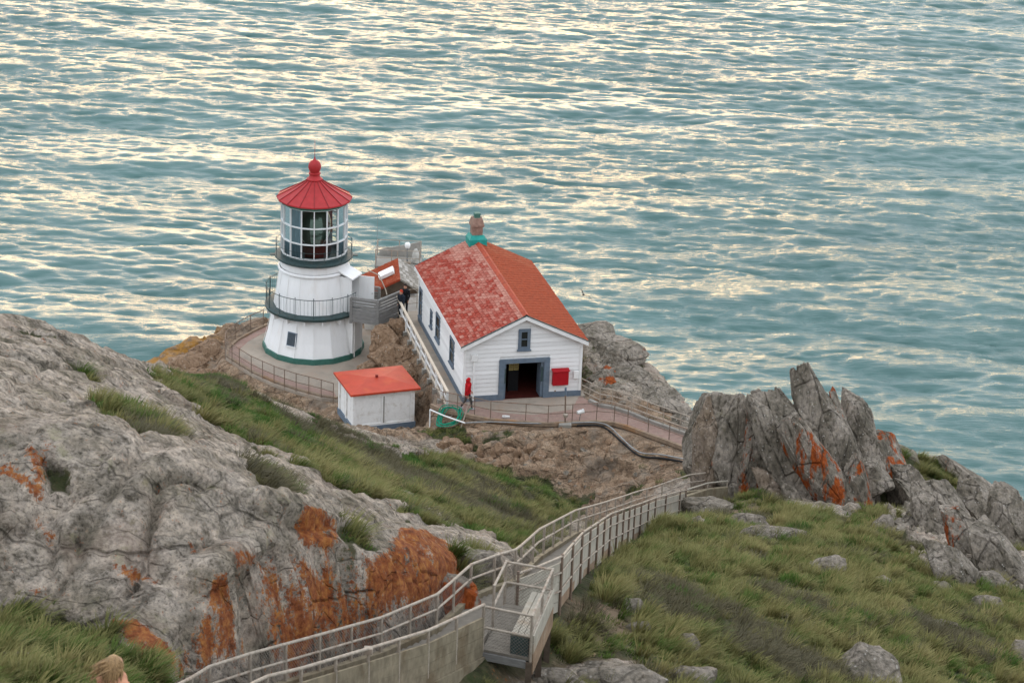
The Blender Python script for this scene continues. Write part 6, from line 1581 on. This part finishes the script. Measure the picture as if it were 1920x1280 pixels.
def scatter(name, label, cat, pts, rots, scls, coll):
    me = bpy.data.meshes.new(name); me.vertices.add(len(pts)); me.vertices.foreach_set('co', np.array(pts, np.float32).ravel())
    a = me.attributes.new('rot', 'FLOAT_VECTOR', 'POINT'); a.data.foreach_set('vector', np.array(rots, np.float32).ravel())
    a = me.attributes.new('scl', 'FLOAT', 'POINT'); a.data.foreach_set('value', np.array(scls, np.float32))
    o = link_mesh(name, me); tag(o, label, cat, kind='stuff')
    ng = bpy.data.node_groups.new(name+'_scatter', 'GeometryNodeTree')
    ng.interface.new_socket('Geometry', in_out='INPUT', socket_type='NodeSocketGeometry'); ng.interface.new_socket('Geometry', in_out='OUTPUT', socket_type='NodeSocketGeometry')
    nd, lk = ng.nodes, ng.links
    gi, go = nd.new('NodeGroupInput'), nd.new('NodeGroupOutput')
    m2p = nd.new('GeometryNodeMeshToPoints'); iop = nd.new('GeometryNodeInstanceOnPoints'); ci = nd.new('GeometryNodeCollectionInfo')
    ci.inputs['Collection'].default_value = coll; ci.inputs['Separate Children'].default_value = True; ci.inputs['Reset Children'].default_value = True
    iop.inputs['Pick Instance'].default_value = True
    na = nd.new('GeometryNodeInputNamedAttribute'); na.data_type = 'FLOAT_VECTOR'; na.inputs['Name'].default_value = 'rot'
    ns = nd.new('GeometryNodeInputNamedAttribute'); ns.data_type = 'FLOAT'; ns.inputs['Name'].default_value = 'scl'
    er = nd.new('FunctionNodeEulerToRotation')
    ri = nd.new('FunctionNodeRandomValue'); ri.data_type = 'INT'; ri.inputs[4].default_value = 0; ri.inputs[5].default_value = len(coll.objects)-1
    lk.new(gi.outputs[0], m2p.inputs['Mesh']); lk.new(m2p.outputs[0], iop.inputs['Points']); lk.new(ci.outputs[0], iop.inputs['Instance'])
    lk.new(na.outputs[0], er.inputs[0]); lk.new(er.outputs[0], iop.inputs['Rotation']); lk.new(ns.outputs[0], iop.inputs['Scale']); lk.new(ri.outputs[2], iop.inputs['Instance Index'])
    lk.new(iop.outputs[0], go.inputs[0])
    md = o.modifiers.new('scatter', 'NODES'); md.node_group = ng
    return o
def sow(n, xr, yr, dens, seed, smin, smax, lean_deg=12, wind=math.radians(20), tilt=0.35):
    """points on the land where dens(x, y, veg...) says so"""
    rs = np.random.RandomState(seed)
    x = rs.uniform(xr[0], xr[1], n); y = rs.uniform(yr[0], yr[1], n)
    veg, bare, tan, lich, och = ground_fields(x, y)
    k = dens(x, y, veg, bare, tan)
    for poly, zz, mar in PADS: k = k*(poly_sd(poly, x, y) > 0.25)
    k = k*(line_dist(STAIR, x, y) > 0.95)
    k = k*(poly_sd([(-0.6, 44.7), (0.85, 44.2), (1.3, 46.9), (0.0, 47.2)], x, y) > 0.25)
    keep = rs.random_sample(n) < k
    P, R_, S_ = [], [], []
    for X_, Y_ in zip(x[keep], y[keep]):
        z, nn = ground_hit(X_, Y_)
        if z < -12 or nn.z < 0.3: continue
        P.append((X_, Y_, z))
        q = Vector((0, 0, 1)).lerp(nn, tilt).normalized()
        e = q.to_track_quat('Z', 'Y').to_matrix() @ Matrix.Rotation(wind+rs.normal(0, 0.35), 3, 'Z')
        e2 = (Vector((0, 0, 1)).rotation_difference(q)).to_matrix() @ Matrix.Rotation(wind+rs.normal(0, 0.6), 3, 'Z')
        R_.append(tuple(e2.to_euler())); S_.append(rs.uniform(smin, smax))
    return P, R_, S_
def nz(x, y, s, o=0.0):
    return fbm(np.stack([x*s, y*s, 0*x+o], 1), 3)
GRV = proto_collection('tussock_kinds', [blade_proto('tussock_%d' % i, 120, 0.30, 0.80, 0.20+0.03*i, 0.30+0.15*i, 0.014, PM['grass'], 40+i) for i in range(5)]+[blade_proto('tussock_green_%d' % i, 110, 0.3, 0.7, 0.22, 0.8, 0.010, PM['green'], 60+i) for i in range(2)])
SHV = proto_collection('short_kinds', [blade_proto('short_%d' % i, 60, 0.10, 0.28, 0.22, 0.6, 0.009, PM['grass'], 80+i) for i in range(3)]+[blade_proto('short_green_%d' % i, 60, 0.08, 0.22, 0.22, 0.5, 0.009, PM['green'], 90+i) for i in range(3)])
ICV = proto_collection('ice_kinds', [blade_proto('ice_%d' % i, 70, 0.08, 0.16, 0.24, 0.2, 0.012, PM['ice'], 100+i, curl=0.3) for i in range(3)])
DEV = proto_collection('dead_kinds', [blade_proto('twigs_%d' % i, 130, 0.12, 0.42, 0.26, 0.3, 0.007, PM['dead'], 110+i, curl=1.2) for i in range(3)])
def d_tall(x, y, veg, bare, tan):
    n = nz(x, y, 0.22); sh = 0.85*zone_mask(GREY_SHRUB, x, y, 0.6); ic = zone_mask(ICE_PLANT, x, y, 0.4)
    return sstep(0.6, 0.9, veg)*(1-0.95*bare)*(0.35*sstep(-0.2, 0.1, n)+0.65*sstep(-0.02, 0.16, nz(x, y, 0.75, 2.0)))*(1-0.93*sh)*(1-0.95*ic)*(1-0.9*tan)
def d_short(x, y, veg, bare, tan):
    sh = 0.6*zone_mask(GREY_SHRUB, x, y, 0.6)
    return (sstep(0.35, 0.8, veg)+0.05*tan*(nz(x, y, 0.4, 8.0) > 0.05))*(1-0.7*bare)*(1-0.85*sh)*(1-0.8*zone_mask(ICE_PLANT, x, y, 0.4))
def d_ice(x, y, veg, bare, tan):
    return zone_mask(ICE_PLANT, x, y, 0.4)*sstep(0.3, 0.7, veg)*sstep(-0.25, 0.05, nz(x, y, 0.5, 4.0))
def d_dead(x, y, veg, bare, tan):
    return sstep(0.3, 0.7, veg)*(zone_mask(GREY_SHRUB, x+0.8*nz(x, y, 0.5, 1.0), y+1.2*nz(x, y, 0.5, 6.0), 0.8)*sstep(-0.3, 0.1, nz(x, y, 0.9, 3.0))+0.25*sstep(0.05, 0.25, nz(x, y, 0.3, 9.0)))*(1-tan)
P1 = sow(28000, (-12, 27), (29, 99), d_tall, 1, 0.38, 1.0)
scatter('tussock_grass', 'windblown green and straw tussock grass covering the slopes', 'grass', *P1, GRV)
P2 = sow(34000, (-12, 27), (29, 119), d_short, 2, 0.6, 1.3)
scatter('short_grass', 'short green and brown grass between the tussocks', 'grass', *P2, SHV)
P3 = sow(24000, (-14, 2), (70, 108), d_ice, 3, 0.8, 1.4)
scatter('ice_plant', 'dark green and reddish ice plant mats on the left slope', 'ground cover', *P3, ICV)
P4 = sow(34000, (-12, 24), (38, 100), d_dead, 4, 0.8, 1.5)
scatter('dead_scrub', 'grey dead scrub in bands across the slopes', 'scrub', *P4, DEV)

# rounded dark shrubs
BUV = proto_collection('bush_kinds', [blade_proto('bush_%d' % i, 230, 0.14, 0.42, 0.34, 0.15, 0.018, PM['ice'] if i % 2 else PM['green'], 130+i, curl=0.5) for i in range(4)])
def d_bush(x, y, veg, bare, tan):
    left = 0.9*sstep(3, 0, x)*sstep(55, 60, y)+0.35
    return sstep(0.5, 0.8, veg)*left*sstep(0.02, 0.2, nz(x, y, 0.45, 5.0))*(1-0.8*tan)*(1-bare)
P5 = sow(2600, (-13, 26), (36, 104), d_bush, 6, 0.6, 1.25)
scatter('low_shrubs', 'low dark green shrubs scattered through the grass', 'shrubs', *P5, BUV)
# loose stones on the bare brown ground
def stone_proto(i):
    p, f = rock_points(2, 900+i, rough=0.1)
    me = bpy.data.meshes.new('loose_stone_%d' % i); me.from_pydata((p*np.array([0.10, 0.08, 0.06])).tolist(), [], f); me.update(); me.materials.append(RM['earth' if i % 3 else 'pale'])
    return bpy.data.objects.new('loose_stone_%d' % i, me)
GVV = proto_collection('stone_kinds', [stone_proto(i) for i in range(6)])
def d_stone(x, y, veg, bare, tan):
    return np.clip(0.9*tan*sstep(0.6, 0.2, veg)+0.5*bare, 0, 1)*sstep(-0.15, 0.15, nz(x, y, 0.5, 7.0))
P6 = sow(9000, (-19, 12), (44, 124), d_stone, 7, 0.4, 1.9, tilt=0.8)
scatter('gravel', 'loose brown stones and gravel on the bare banks', 'gravel', *P6, GVV)
